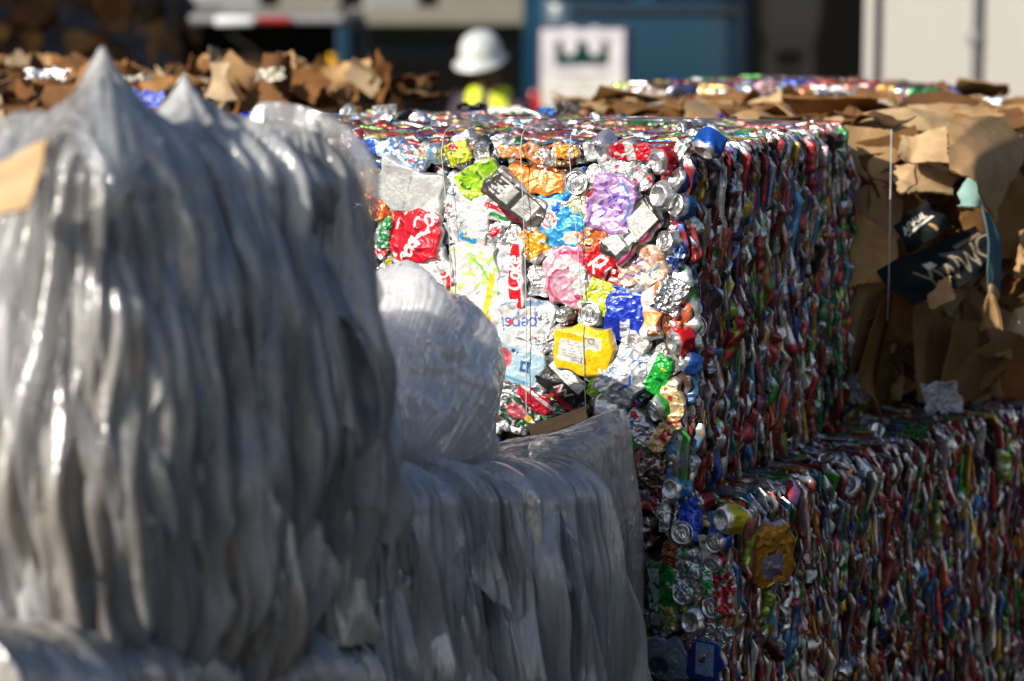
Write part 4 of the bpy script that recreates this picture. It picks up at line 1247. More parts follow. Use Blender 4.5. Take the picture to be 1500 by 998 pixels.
turn(.90, .43)
C_CB = at_y(1262, 186, 6.02)
CB, CORG = card_bale('cardboard_bale', 'bale of crushed brown cardboard with black printed box pieces, standing behind the can bale', np.array([C_CB[0], C_CB[1], ZTOP - .02]), 1.5, 1.3, ZTOP - ZMID - .03, 51, 300, 110, 60, up=.008, flat=1., size=(.07, .30), tame=.7)
BOARDS = [
    ([[(1236, 184, 6.02), (1290, 190, 6.04), (1336, 205, 6.06)], [(1240, 260, 5.99), (1285, 270, 5.99), (1325, 285, 6.02)], [(1242, 335, 5.96), (1280, 360, 5.95), (1308, 378, 5.97)]], TAN),
    ([[(1236, 300, 5.97), (1312, 345, 5.93)], [(1238, 420, 5.95), (1318, 412, 5.9)]], '#c89a60'),
    ([[(1236, 402, 5.92), (1306, 396, 5.95)], [(1236, 548, 5.93), (1300, 530, 5.98)]], TAN),
    ([[(1290, 385, 5.95), (1345, 420, 6.02)], [(1282, 500, 5.9), (1352, 515, 6.1)]], BRN),
    ([[(1400, 300, 6.0), (1470, 265, 6.05), (1530, 262, 6.1)], [(1425, 380, 5.98), (1480, 380, 6.1), (1530, 400, 6.2)]], BRN),
    ([[(1395, 470, 5.95), (1455, 470, 6.2), (1530, 460, 6.4)], [(1385, 560, 5.92), (1450, 545, 6.2), (1530, 540, 6.4)], [(1390, 618, 5.92), (1450, 616, 6.15), (1530, 612, 6.4)]], BRN),
    ([[(1322, 206, 5.97), (1350, 196, 5.97), (1385, 188, 5.98)], [(1313, 238, 5.90), (1350, 240, 5.90), (1385, 244, 5.92)]], TAN2),
    ([[(1310, 238, 5.96), (1350, 240, 5.98), (1402, 256, 6.02)], [(1318, 276, 5.86), (1345, 268, 5.88), (1398, 262, 5.95)]], TAN2),
    ([[(1258, 545, 5.86), (1300, 425, 5.98), (1350, 452, 6.26)], [(1256, 580, 5.86), (1300, 540, 6.0), (1350, 550, 6.28)], [(1258, 622, 5.86), (1300, 618, 6.0), (1335, 610, 6.26)]], BRN),
    ([[(1388, 178, 6.02), (1440, 172, 6.15), (1510, 160, 6.4)], [(1390, 210, 5.90), (1440, 205, 5.95), (1515, 205, 6.1)], [(1392, 240, 5.80), (1450, 235, 5.82), (1515, 262, 5.9)]], TAN),
    ([[(1440, 225, 6.1), (1480, 205, 6.2), (1520, 190, 6.3)], [(1470, 265, 6.06), (1495, 250, 6.15), (1520, 240, 6.25)]], TAN2),
    ([[(1340, 440, 5.86), (1380, 420, 6.05), (1405, 425, 6.2)], [(1338, 500, 5.86), (1380, 500, 6.06), (1412, 490, 6.2)], [(1345, 590, 5.86), (1375, 590, 6.05), (1410, 570, 6.2)]], BRN),
    ([[(1352, 428, 5.84), (1392, 405, 5.82)], [(1362, 452, 5.80), (1398, 436, 5.78)]], TAN),
    ([[(1434, 410, 5.92), (1450, 404, 5.9), (1458, 410, 5.93)], [(1440, 440, 5.88), (1452, 436, 5.85), (1462, 440, 5.9)], [(1446, 484, 5.9), (1452, 486, 5.87), (1456, 478, 5.9)]], TAN),
    ([[(1480, 462, 6.0), (1500, 450, 6.0), (1530, 440, 6.05)], [(1476, 480, 5.96), (1500, 490, 5.95), (1530, 500, 6.0)]], TAN2),
    ([[(1494, 340, 6.1), (1520, 330, 6.1)], [(1490, 400, 6.05), (1520, 410, 6.05)]], TAN),
    ([[(1262, 176, 6.2), (1400, 168, 6.3)], [(1255, 192, 6.1), (1395, 186, 6.18)]], TAN2),
]
A_DIR, R_DIR, N_DIR = ROW
for i, (net, col) in enumerate(BOARDS):
    mb = MB()
    board(mb, net_px(net), col, nu=28, nv=28, wob=.016, seed=300 + i, ragged=.006)
    mb.build('cardboard_flap', M_CARD, CB, loc=CORG)


def printed_board(net, ops, wpx, hpx, seed):
    P = resample(net_px(net), 110, 70)
    u, v = np.meshgrid(np.linspace(-.5, .5, 110), np.linspace(.5, -.5, 70))
    C = paint(u * wpx, v * hpx, ops, seed)
    C[..., 3] = 0
    N = normals(P)
    P = P + N * (.022 * vn(u * 2.4, v * 2.4, seed) + .02 * np.abs(u * .8 + v * .5 - .05))[..., None]
    mb = MB()
    mb.grid(P, C)
    mb.grid((P + N * .005)[:, ::-1], (*lin(BRN), 0))
    return mb.build('printed_box_panel', M_CARD, CB, loc=CORG)


BK = '#16191c'
printed_board([[(1308, 332, 5.84), (1332, 310, 5.85), (1356, 290, 5.88)], [(1322, 352, 5.82), (1346, 330, 5.82), (1376, 308, 5.86)], [(1334, 374, 5.82), (1362, 352, 5.82), (1396, 330, 5.86)]],
              [('F', BK, 0), ('T', 'ARAMI', -2, 10, 13, 0, '#c9c4b8', 1.6, 0), ('R', 0, -1, 46, 4.5, 0, '#d8d2c4', 0), ('R', 12, -14, 3, 14, 0, '#a08050', 0)], 68, 56, 5)['label'] = 'black box panel with a short white line of lettering'
printed_board([[(1284, 396, 5.84), (1350, 368, 5.86), (1432, 328, 5.93)], [(1310, 425, 5.80), (1385, 395, 5.82), (1452, 350, 5.92)], [(1340, 448, 5.80), (1405, 420, 5.82), (1462, 385, 5.9)]],
              [('F', BK, 0), ('T', 'YWWOI', 34, -8, 36, 0, '#8f8470', 2.0, 0), ('R', -10, 16, 16, 9, 0, '#d8d2c4', 0), ('R', 62, 20, 46, 6, 0, '#8a7a62', 0)], 176, 70, 6)['label'] = 'black box panel with large pale letters'
for net, col in (([[(1404, 284, 5.93), (1414, 266, 5.93), (1430, 248, 5.95)], [(1408, 298, 5.9), (1425, 290, 5.9), (1438, 275, 5.93)], [(1402, 302, 5.9), (1425, 304, 5.88), (1442, 304, 5.92)]], '#86a8a4'),
                 ([[(1438, 300, 5.9), (1450, 320, 5.92)], [(1446, 345, 5.86), (1464, 350, 5.9)], [(1448, 390, 5.86), (1464, 400, 5.9)], [(1452, 430, 5.88), (1462, 430, 5.92)]], '#4a6a74')):
    mb = MB()
    board(mb, net_px(net), col, nu=20, nv=20, wob=.006, seed=9, ragged=.002)
    mb.build('coloured_card', M_CARD, CB, loc=CORG)
mb = MB()
wire(mb, curve3([at_y(1306, 190, 5.93), at_y(1304, 300, 5.80), at_y(1302, 412, 5.79), at_y(1300, 470, 5.86)], 24), .0015, col=(.33, .32, .30, .4))
mb.build('bale_wire', M_WIRE, CB, loc=CORG)

# the cardboard bale at the back left, ragged on top, and the one behind the can bale
card_bale('cardboard_bale', 'ragged cardboard bale with torn brown edges standing up, behind the tall film bale', np.array([*at_y(385, 150, 7.0)[:2], at_y(500, 158, 7.0)[2]]), 1.1, 2.4, 1.6, 61, 10, 420, 120, up=.065, size=(.05, .19), cols=(TAN, BRN, '#7a522c', DBR, DBR, '#553a22', '#a89478'), tame=.3)
card_bale('cardboard_bale', 'flat-topped cardboard bale behind the upper can bale, carrying a slab of crushed cans', np.array([*at_y(1330, 160, 6.9)[:2], at_y(1100, 172, 6.9)[2]]), 0.75, 1.08, 1.6, 67, 40, 120, 50, up=.012, flat=1., size=(.08, .34), cols=(TAN, TAN2, TAN2, BRN, '#b8a890'), tame=.35)

card_bale('cardboard_bale', 'low cardboard bale behind the can top, in front of the worker', np.array([*at_y(770, 160, 6.95)[:2], at_y(700, 200, 6.95)[2]]), .8, .72, 1.6, 68, 10, 80, 40, up=.012, flat=1., size=(.06, .2), cols=(TAN, BRN, BRN, DBR), tame=.35)

# slab of cans lying on it
SO = at_y(1375, 150, 7.25)
rngs = np.random.default_rng(91)
st = thing('can_slab', 'thin loose slab of crushed cans lying on the cardboard behind the bale', 'can slab', loc=tuple(SO))
mb = MB()
k = 520
u, v = rngs.uniform(0, .42, k), -rngs.uniform(0, .98, k)
bump = .02 * np.clip(1 - np.abs(v + .5) * 1.6, 0, 1) + .03
strips(mb, SO, nrm([.25, .97, 0]), nrm([.97, -.25, 0]), ZUP, u, v, rngs.uniform(.06, .14, k), rngs.uniform(.01, .025, k), rngs.uniform(.012, .03, k), bump + rngs.normal(0, .006, k), rngs, zt=.04, nv=13, na=8)
mb.build('crushed_can_mass', M_CAN, st, loc=SO)['kind'] = 'stuff'


# ------------------------------------------------------------------ scraps on the tops
def scrap(name, label, px, py, y, w, h, col, mat, seed, metal=0., tilt=35, cat='plastic scrap'):
    o = at_y(px, py, y)
    s = w / (F_PX / y)
    hh = h / (F_PX / y)
    u, v = np.meshgrid(np.linspace(-1, 1, 26), np.linspace(-1, 1, 26))
    x, yy = u * s / 2 * (1 + .25 * vn(v * 1.5 + seed, u, seed)), v * hh / 2 * (1 + .3 * vn(u * 1.5 + seed, v, seed + 1))
    z = s * (.25 * np.abs(vn(u * 1.6 + seed, v * 1.6, seed)) + .10 * np.abs(vn(u * 4, v * 4 + seed, seed + 3)))
    f = tilt_frame(np.array([1., 0, 0]), ZUP, np.array([0, -1., 0]), 0, -tilt, (seed * 37 % 50) - 25)
    mb = MB()
    mb.grid(place(np.stack([x, yy, z], -1), o, *f), (*lin(col), metal))
    return tag(mb.build(name, mat, loc=o), label, cat)


M_PAINT = mat_card('printed_plastic')
M_PAINT.node_tree.nodes['Principled BSDF'].inputs['Roughness'].default_value = .3
M_PAINT.node_tree.nodes['Principled BSDF'].inputs['Specular IOR Level'].default_value = .5
scrap('plastic_scrap', 'periwinkle blue plastic scrap on the ragged cardboard', 216, 150, 6.4, 52, 34, '#6a78d0', M_PAINT, 3)
scrap('plastic_scrap', 'deep blue plastic sliver on the can top behind the film peak', 366, 173, 5.9, 38, 14, '#1238b8', M_PAINT, 4)
scrap('plastic_scrap', 'small bright blue scrap at the back of the can top', 800, 165, 6.5, 26, 16, '#1a6ab8', M_PAINT, 5)
scrap('plastic_scrap', 'black crumpled scrap on the can top behind the wires', 692, 160, 6.5, 46, 12, '#15181a', M_PAINT, 6)
scrap('plastic_scrap', 'dark brown crumpled scrap standing near the blue van sign', 834, 160, 6.6, 38, 24, '#3a3430', M_PAINT, 7)
scrap('plastic_scrap', 'small purple scrap at the back of the can top', 1056, 172, 6.3, 14, 12, '#6a3a8a', M_PAINT, 8)
scrap('plastic_scrap', 'blue plastic scrap under the tip of the can slab', 1388, 153, 7.1, 40, 12, '#1a62c0', M_PAINT, 9)
scrap('film_scrap', 'crumpled translucent film scrap on the can top', 563, 168, 6.2, 36, 26, '#c8c8c8', M_FLAP, 10, cat='film scrap')
scrap('paper_scrap', 'white paper scrap on the cardboard near the worker', 738, 166, 6.8, 60, 14, '#dcdcd4', M_PAINT, 11, cat='paper scrap')
scrap('paper_scrap', 'long white strip on the ragged cardboard', 200, 117, 7.0, 48, 10, '#cfcac2', M_PAINT, 12, cat='paper scrap')
scrap('paper_scrap', 'curved pale paper scrap standing on the ragged cardboard', 396, 112, 7.2, 40, 22, '#cfc8b8', M_PAINT, 13, cat='paper scrap')
scrap('foil_scrap', 'glittering foil scrap on the cardboard at the left', 70, 112, 7.0, 64, 20, '#d8d8dc', M_CAN, 14, metal=.95, cat='foil scrap')
scrap('foil_scrap', 'glittering foil scrap on the cardboard at the right', 1450, 152, 6.9, 34, 16, '#d0d4dc', M_CAN, 15, metal=.95, cat='foil scrap')
scrap('film_scrap', 'bluish crumpled film at the foot of the cardboard bale', 1378, 585, 5.86, 60, 50, '#6a7a8a', M_FLAP, 16, cat='film scrap')
scrap('film_scrap', 'pale film scrap beside the foot of the upper can bale', 1258, 570, 5.95, 30, 50, '#c8c8d0', M_FLAP, 17, cat='film scrap')
scrap('plastic_scrap', 'crumpled dark green plastic on the lower can bale', 1340, 632, 5.66, 40, 26, '#0f4a1c', M_PAINT, 18)

# ================================================================== YARD
M_GROUND = simple('yard_asphalt', (.06, .057, .053), .9, bump=.3, scale=3.)
mb = MB()
mb.grid(np.array([[[-150, -60, 0], [150, -60, 0]], [[-150, 260, 0], [150, 260, 0]]], float))
mb.build('ground', M_GROUND)['kind'] = 'structure'

M_BLUE = simple('van_blue', (.003, .032, .062), .3, spec=.6, scale=2., var=.1)
M_DARK = simple('dark_trim', (.015, .015, .017), .5)
M_GLASS = simple('dark_glass', (.01, .012, .014), .06, spec=.8)
M_WHITE = simple('white_panel', (.45, .42, .385), .5, scale=6., var=.06)
M_GREY = simple('grey_steel', (.30, .30, .30), .45, .3)
M_BEIGE = simple('beige_paint', (.20, .18, .145), .6, scale=5.)
M_SHED = simple('shed_boards', (.055, .045, .038), .85, scale=8.)
M_RUB = simple('tyre_rubber', (.02, .02, .02), .85)
M_RED = simple('red_lens', (.45, .02, .02), .25)
M_SIGN = mat_card('sign_print')
M_SIGN.node_tree.nodes['Principled BSDF'].inputs['Roughness'].default_value = .4


def part(name, mat, parent, boxes, smooth=False, bev=.02, base=None):
    mb = MB()
    for c, s in boxes:
        mb.box(np.array(c, float), s, None, None, min(bev, min(s) * .45))
    return mb.build(name, mat, parent, smooth=smooth, loc=base)


def rounded_body(name, mat, parent, base, prof, w, rc):
    """side profile (y, z) swept across x with rounded flanks"""
    mb = MB()
    pr = np.array(prof + prof[:1], float)
    xs = np.concatenate([[-1], -np.cos(np.linspace(0, math.pi / 2, 6)) * rc / (w / 2) * 1 + (-1 + rc / (w / 2)), [0]])
    xs = np.concatenate([np.linspace(-1, -1 + rc / (w / 2), 6), np.linspace(1 - rc / (w / 2), 1, 6)])
    c = pr[:-1].mean(0)
    rows = []
    for x in xs:
        e = max(0, (abs(x) - (1 - rc / (w / 2))) / (rc / (w / 2)))
        k = rc * (1 - math.sqrt(max(0, 1 - e * e)))
        d = pr - c
        ln = np.linalg.norm(d, axis=1, keepdims=True)
        q = c + d * (1 - k / ln)
        rows.append(np.stack([np.full(len(q), x * w / 2), q[:, 0], q[:, 1]], -1) + base)
    mb.grid(np.array(rows))
    for r in (0, -1):
        mb.grid(np.stack([np.repeat(rows[r].mean(0)[None], len(pr), 0), rows[r]]))
    return mb.build(name, mat, parent, loc=base)


def wheel(parent, base, x, y, r=.34, w=.22):
    mb = MB()
    t = np.linspace(0, 2 * math.pi, 28, endpoint=False)
    pr = [(-.5, .5), (-.5, .85), (-.4, 1), (.4, 1), (.5, .85), (.5, .5)]
    mb.grid(np.array([[[x + p * w, y + r * q * math.cos(a), r + r * q * math.sin(a)] for a in t] for p, q in pr]) + base, cu=True)
    o = mb.build('wheel', M_RUB, parent, loc=base)
    mb = MB()
    for s in (-1, 1):
        mb.grid(np.array([[[x + s * w * .35 * (1 + .2 * (1 - q)), y + r * q * math.cos(a), r + r * q * math.sin(a)] for a in t] for q in (.02, .3, .52)]) + base, cu=True)
    mb.build('rim', M_GREY, o, loc=base)


# blue van, seen from behind
vb = np.array([(938 - CXP) / F_PX * 20.0, 20.0, 0])
van = thing('blue_van', 'dark blue van parked with a white square sign on its back doors', 'van', loc=tuple(vb))
rounded_body('body', M_BLUE, van, vb, [(0, .45), (-.02, 1.2), (.0, 1.78), (.10, 2.25), (.3, 2.42), (3.4, 2.45), (4.2, 1.5), (5.0, 1.25), (5.1, .45)], 1.92, .40)
part('seam', M_DARK, van, [(vb + (.12, -.012, 1.845), (1.45, .05, .05))], base=vb)
part('rear_window', M_GLASS, van, [(vb + (-.43, .03, 2.1), (.7, .04, .34)), (vb + (.43, .03, 2.1), (.7, .04, .34))], base=vb)
part('bumper', M_DARK, van, [(vb + (0, -.06, .5), (1.86, .16, .2))], base=vb)
for s in (-1, 1):
    part('tail_light', M_RED, van, [(vb + (s * .86, -.02, 1.0), (.1, .06, .4))], base=vb)
    for y in (.9, 4.1):
        wheel(van, vb, s * .84, y)
u, v = np.meshgrid(np.linspace(-.5, .5, 200), np.linspace(-.5, .5, 180))
sx, sy = u * 132, v * 120
ops = [('F', '#4a3a5e', 0), ('R', 0, 0, 122, 112, 0, '#d6d2da', 0), ('R', 0, -32, 122, 48, 0, '#dedcd8', 0),
       ('R', 0, 22, 78, 36, 0, '#0a3833', 0), ('C', -18, 40, 11, 22, '#d6d2da', 0), ('C', 18, 40, 11, 22, '#d6d2da', 0),
       ('L', 0, -28, 100, 40, 0, '#a9a9ab', 4), ('L', 0, -8, 84, 10, 0, '#8f9296', 1)]
mb = MB()
ww, hh = .74, .68
P = np.stack([u * ww, np.full(u.shape, -.045), v * hh], -1) + vb + np.array([(852 - 938) / F_PX * 20, 0, at_y(850, 100, 20.)[2]])
mb.grid(P, paint(sx, sy, ops, 3) * np.array([1, 1, 1, 0.]))
mb.box(P.mean((0, 1)) + np.array([0, .012, 0]), (ww - .01, .02, hh - .01), None, (.3, .3, .3, 0))
mb.build('sign', M_SIGN, van, loc=vb)

# dark blue estate car with an open tailgate at the left
sb = np.array([(382 - CXP) / F_PX * 18.5, 18.5, 0])
suv = thing('estate_car', 'dark blue high car with pale roof and a cardboard box behind its rear opening', 'car', loc=tuple(sb))
rounded_body('body', M_BLUE, suv, sb, [(0, .4), (-.04, .8), (0, 1.16), (2.9, 1.16), (4.1, 1.0), (4.2, .4)], 1.55, .12)
part('roof', M_GREY, suv, [(sb + (0, 1.2, 1.80), (1.32, 2.5, .07))], bev=.03, base=sb)
for s in (-1, 1):
    part('pillar', M_BLUE, suv, [(sb + (s * .64, .05, 1.46), (.11, .12, .62))], base=sb)
    part('pillar', M_BLUE, suv, [(sb + (s * .64, 2.3, 1.46), (.09, .12, .62))], base=sb)
    part('side_window', M_GLASS, suv, [(sb + (s * .65, 1.2, 1.46), (.02, 2.1, .56))], bev=.004, base=sb)
    part('roof_rail', M_GREY, suv, [(sb + (s * .55, 1.2, 1.87), (.04, 2.0, .03))], base=sb)
    part('tail_light', M_RED, suv, [(sb + (s * .70, -.02, 1.02), (.12, .05, .2))], base=sb)
    for y in (.8, 3.4):
        wheel(suv, sb, s * .66, y, .33, .2)
part('brake_light', M_RED, suv, [(sb + (.12, -.06, 1.80), (.26, .03, .04))], base=sb)
part('painted_glint', simple('glint_white', (.85, .85, .85), .15), suv, [(sb + (-.17, -.10, 1.79), (.30, .06, .075))], bev=.03, smooth=True, base=sb)  # white bar put in as the bright glint on the roof edge
part('interior', M_DARK, suv, [(sb + (0, 2.35, 1.46), (1.2, .04, .6)), (sb + (0, 1.2, 1.175), (1.2, 2.2, .02))], bev=.002, base=sb)
mb = MB()
mb.box(sb + np.array([-.24, .6, 1.36]), (.46, .5, .32), np.array(Matrix.Rotation(.3, 3, 'Z')), (*lin(TAN), 0), .01)
tag(mb.build('cardboard_box', M_CARD, loc=sb + np.array([-.24, .6, 1.2]), smooth=False), 'brown cardboard box loaded in the back of the dark blue car', 'box')
dp = at_y(487, 100, 17.4)
mb = MB()
t = np.linspace(0, 2 * math.pi, 32, endpoint=False)
pr = [(.001, 0), (.17, 0), (.175, .02), (.17, .28), (.18, .3), (.17, .32), (.17, .58), (.18, .6), (.17, .62), (.17, .86), (.15, .9), (.05, .9), (.05, .94), (.001, .94)]
mb.grid(np.array([[[r * .62 * math.cos(a), r * .62 * math.sin(a), z * dp[2] / .88] for a in t] for r, z in pr]) + np.array([dp[0], dp[1], 0]), (*lin('#d09a24'), 0), cu=True)
tag(mb.build('yellow_drum', M_PAINT, loc=(dp[0], dp[1], 0)), 'narrow yellow drum beside the dark blue car', 'drum')

# flatbed trailer behind
tb = np.array([-1.55, 24.0, 0])
tr = thing('flatbed_trailer', 'long flatbed trailer with a beige side rail, parked behind the car and worker', 'trailer', loc=tuple(tb))
part('deck', M_BEIGE, tr, [(tb + (0, 1.2, 1.74), (3.5, 2.4, .14))], base=tb)
part('side_rail', M_BEIGE, tr, [(tb + (0, -.03, 1.76), (3.5, .06, .18))], base=tb)
part('chassis', M_DARK, tr, [(tb + (0, .7, 1.4), (3.3, .14, .3)), (tb + (0, 1.7, 1.4), (3.3, .14, .3))], base=tb)
for x in (-1.2, -.3):
    for y in (.2, 2.2):
        wheel(tr, tb, x, y, .5, .25)
rr_ = random.Random(3)
for i, (x, w, h, m) in enumerate(((-1.3, .7, .5, M_GREY), (-.45, .6, .45, M_BEIGE), (.35, .55, .6, M_GREY), (1.25, .85, .7, M_BEIGE))):
    b = tb + np.array([x, .6, 1.815])
    mb = MB()
    mb.box(b + np.array([0, 0, h / 2]), (w, .8, h), None, None, .02)
    for zz in (.12, h - .08):
        mb.box(b + np.array([0, 0, zz]), (w + .012, .812, .02), None, None, .004)
    tag(mb.build('crate', m, loc=b, smooth=False), ['grey crate at the car end of the flatbed trailer', 'beige crate between the two grey crates on the trailer', 'taller grey crate beside the widest crate on the trailer', 'widest beige crate at the end of the flatbed trailer'][i], 'crate', 'crates on the flatbed trailer')

# white box container at the right
cb = np.array([(1262 - CXP) / F_PX * 16.0, 16.0, 0])
ct = thing('white_container', 'large off-white container with panelled doors, at the right behind the bales', 'container', loc=tuple(cb), rz=-.16)
part('body', M_WHITE, ct, [(cb + (1.2, 1.6, 1.45), (2.36, 3.1, 2.6))], base=cb)
part('corner_post', M_WHITE, ct, [(cb + (.035, .02, 1.45), (.07, .1, 2.66))], bev=.006, base=cb)
for i in range(3):
    d = part('door', M_WHITE, ct, [(cb + (.122 + .66 * i + .31, .02, 1.45), (.62, .05, 2.5))], bev=.008, base=cb)
for i in range(3):
    part('door_seal', M_DARK, ct, [(cb + (.092 + .66 * i, .035, 1.45), (.034, .03, 2.5))], bev=.002, base=cb)
part('lock_rod', M_GREY, ct, [(cb + (.70, -.015, 1.45), (.03, .03, 2.4)), (cb + (.70, -.02, 1.72), (.09, .05, .06))], bev=.008, base=cb)

# shed behind everything
hb = np.array([0, 25.5, 0])
shd = thing('open_shed', 'dark open-fronted shed across the back of the yard', 'shed', loc=tuple(hb))
part('back_wall', M_SHED, shd, [(hb + (0, 11, 3), (44, .3, 6))], base=hb)
for s in (-1, 1):
    part('side_wall', M_SHED, shd, [(hb + (s * 22, 5.3, 3), (.3, 11, 6))], base=hb)
part('roof', M_SHED, shd, [(hb + (0, 4.6, 6.15), (45, 14, .25))], base=hb)
for x in (-14, -7, 7.5, 14):
    part('post', M_GREY, shd, [(hb + (x, -1.6, 3), (.2, .2, 6.0))], base=hb)
# hopper inside the shed
hp = np.array([(1152 - CXP) / F_PX * 31., 31., 0])
hop = thing('metal_hopper', 'beige metal hopper on legs in the dark shed beside the blue van', 'hopper', loc=tuple(hp))
mb = MB()
zz = [(1.25, .26), (1.55, .34), (2.3, .38)]
mb.grid(np.array([[[sx_ * w, sy_ * w, z] for sx_, sy_ in ((-1, -1), (1, -1), (1, 1), (-1, 1))] for z, w in zz]) + hp, cu=True)
mb.build('bin', M_BEIGE, hop, smooth=False, loc=hp)
for sx_ in (-1, 1):
    for sy_ in (-1, 1):
        part('leg', M_BEIGE, hop, [(hp + (sx_ * .24, sy_ * .24, .63), (.1, .1, 1.26))], base=hp)
part('slat', M_BEIGE, hop, [(hp + (0, -.24, 1.0), (.4, .03, .08)), (hp + (0, -.24, .6), (.4, .03, .08))], base=hp)

# roof added out of view at the left to shade the dark stack
lb = np.array([-9.0, 10.2, 0])
lt = thing('added_shade_roof', 'added unseen roof on posts shading the dark stack at the left', 'shade roof', loc=tuple(lb))
part('roof', M_SHED, lt, [(lb + (0, 0, 4.6), (7.6, 5.6, .15))], base=lb)
for x in (-3.6, 3.6):
    for y in (-2.6, 2.6):
        part('post', M_GREY, lt, [(lb + (x, y, 2.26), (.14, .14, 4.52))], base=lb)
n_ = 0
for j in range(3):
    for i in range(3):
        O_ = np.array([-1.90 - i * 1.42 - .12 * (j % 2), 13.2 + .1 * ((i + j) % 2), .78 * (j + 1)])
        if O_[0] < -4.2:
            continue
        row = ['bottom', 'middle', 'top'][j]
        nm = f'dark brown cardboard bale in the {row} row of the shaded stack, ' + ('at its right end' if i == 0 else 'beside the end bale')
        ca, cb_ = A_DIR, R_DIR
        A_DIR, R_DIR, N_DIR = np.array([0, 1., 0]), np.array([1., 0, 0]), np.array([0, -1., 0])
        card_bale('dark_bale', nm, O_, 1.1, 1.36, .76, 400 + n_, 6, 8, 46, cols=(BRN, DBR, DBR, '#4a3a34', '#40424a'), size=(.1, .4), up=.01)
        A_DIR, R_DIR, N_DIR = ca, cb_, -ca
        n_ += 1

# ------------------------------------------------------------------ the worker
def person(name, label, base, rz):
    P = thing(name, label, 'person', loc=tuple(base), rz=rz)
    J = {'pelvis': (0, 0, .93, .135), 'waist': (0, .01, 1.08, .125), 'chest': (0, -.02, 1.30, .15), 'neckb': (0, -.05, 1.45, .075), 'neck': (0, -.075, 1.52, .055), 'head0': (0, -.15, 1.56, .082), 'head1': (0, -.19, 1.64, .088)}
    E = [('pelvis', 'waist'), ('waist', 'chest'), ('chest', 'neckb'), ('neckb', 'neck'), ('neck', 'head0'), ('head0', 'head1')]
    for s, n in ((-1, 'l'), (1, 'r')):
        J.update({n + 'sh': (s * .19, -.03, 1.40, .07), n + 'el': (s * .27, -.02, 1.13, .05), n + 'wr': (s * .24, -.20, .94, .035), n + 'pa': (s * .23, -.26, .90, .032),
                  n + 'hip': (s * .10, 0, .86, .095), n + 'kn': (s * .11, -.03, .48, .065), n + 'an': (s * .12, .02, .09, .05), n + 'to': (s * .13, -.16, .04, .04)})
        E += [('chest', n + 'sh'), (n + 'sh', n + 'el'), (n + 'el', n + 'wr'), (n + 'wr', n + 'pa'), ('pelvis', n + 'hip'), (n + 'hip', n + 'kn'), (n + 'kn', n + 'an'), (n + 'an', n + 'to')]
        for k in range(4):
            J[f'{n}f{k}'] = (s * (.205 + .018 * k), -.33 + .006 * abs(k - 1.3), .885, .009)
            J[f'{n}g{k}'] = (s * (.205 + .018 * k), -.355, .855, .008)
            E += [(n + 'pa', f'{n}f{k}'), (f'{n}f{k}', f'{n}g{k}')]
        J[n + 't0'] = (s * .185, -.27, .895, .010)
        J[n + 't1'] = (s * .18, -.31, .88, .009)
        E += [(n + 'pa', n + 't0'), (n + 't0', n + 't1')]
    ks = list(J)
    me = bpy.data.meshes.new('body')
    me.from_pydata([J[k][:3] for k in ks], [(ks.index(a), ks.index(b)) for a, b in E], [])
    o = bpy.data.objects.new('body', me)
    COL.objects.link(o)
    o.parent = P
    md = o.modifiers.new('skin', 'SKIN')
    md.use_smooth_shade = True
    for i, k in enumerate(ks):
        r = J[k][3]
        me.skin_vertices[0].data[i].radius = (r, r * (.75 if k in ('chest', 'waist', 'pelvis') else 1))
        me.skin_vertices[0].data[i].use_root = k == 'pelvis'
    o.modifiers.new('smooth', 'SUBSURF').levels = 2
    o.modifiers['smooth'].render_levels = 2
    m, nt, p, out = newmat('worker_clothes')
    L = nt.links.new
    tc = node(nt, 'ShaderNodeTexCoord')
    sp = node(nt, 'ShaderNodeSeparateXYZ')
    L(tc.outputs['Object'], sp.inputs[0])
    rp = node(nt, 'ShaderNodeValToRGB')
    rp.color_ramp.interpolation = 'CONSTANT'
    e = rp.color_ramp.elements
    e[0].position, e[0].color = 0, (.02, .018, .016, 1)
    e[1].position, e[1].color = .04, (.03, .035, .06, 1)
    for ps, c in ((.48, (.05, .03, .05, 1)), (.735, (.12, .055, .035, 1))):
        q = e.new(ps)
        q.color = c
    mr = node(nt, 'ShaderNodeMath', operation='DIVIDE')
    mr.inputs[1].default_value = 2.0
    L(sp.outputs['Z'], mr.inputs[0])
    L(mr.outputs[0], rp.inputs[0])
    L(rp.outputs[0], p.inputs['Base Color'])
    p.inputs['Roughness'].default_value = .7
    me.materials.append(m)
    # hi-vis vest: two front panels and a back, shaped to the chest
    mv = simple('hi_vis_yellow', (.68, .74, .02), .6, scale=20)
    mb = MB()
    for a0, a1 in ((-160, -100), (-80, -20), (20, 160)):
        a = np.radians(np.linspace(a0, a1, 16))
        z = np.linspace(.92, 1.47, 12)
        rx = np.interp(z, [.92, 1.1, 1.3, 1.42, 1.47], [.175, .165, .19, .17, .12])
        ry = np.interp(z, [.92, 1.1, 1.3, 1.42, 1.47], [.135, .125, .145, .11, .07])
        mb.grid(np.stack([rx[:, None] * np.cos(a), ry[:, None] * np.sin(a) - .015 - .03 * (z[:, None] - 1), z[:, None] + 0 * a], -1) + base)
    mb.build('vest', mv, P, loc=base)
    # hard hat: dome and brim
    mh = simple('white_helmet', (.55, .56, .54), .4, spec=.6)
    mb = MB()
    a = np.linspace(0, 2 * math.pi, 32, endpoint=False)
    pr = [(.004, .155), (.05, .15), (.09, .125), (.115, .08), (.122, .03), (.124, .0), (.15, -.012), (.15, -.018), (.12, -.01)]
    g = np.array([[[r * math.cos(t), r * 1.15 * math.sin(t) - (.035 if r > .13 and math.sin(t) < 0 else 0), z] for t in a] for r, z in pr])
    Rm = np.array(Matrix.Rotation(math.radians(18), 3, 'X'))
    mb.grid(g @ Rm.T + np.array([0, -.19, 1.645]) + base, cu=True)
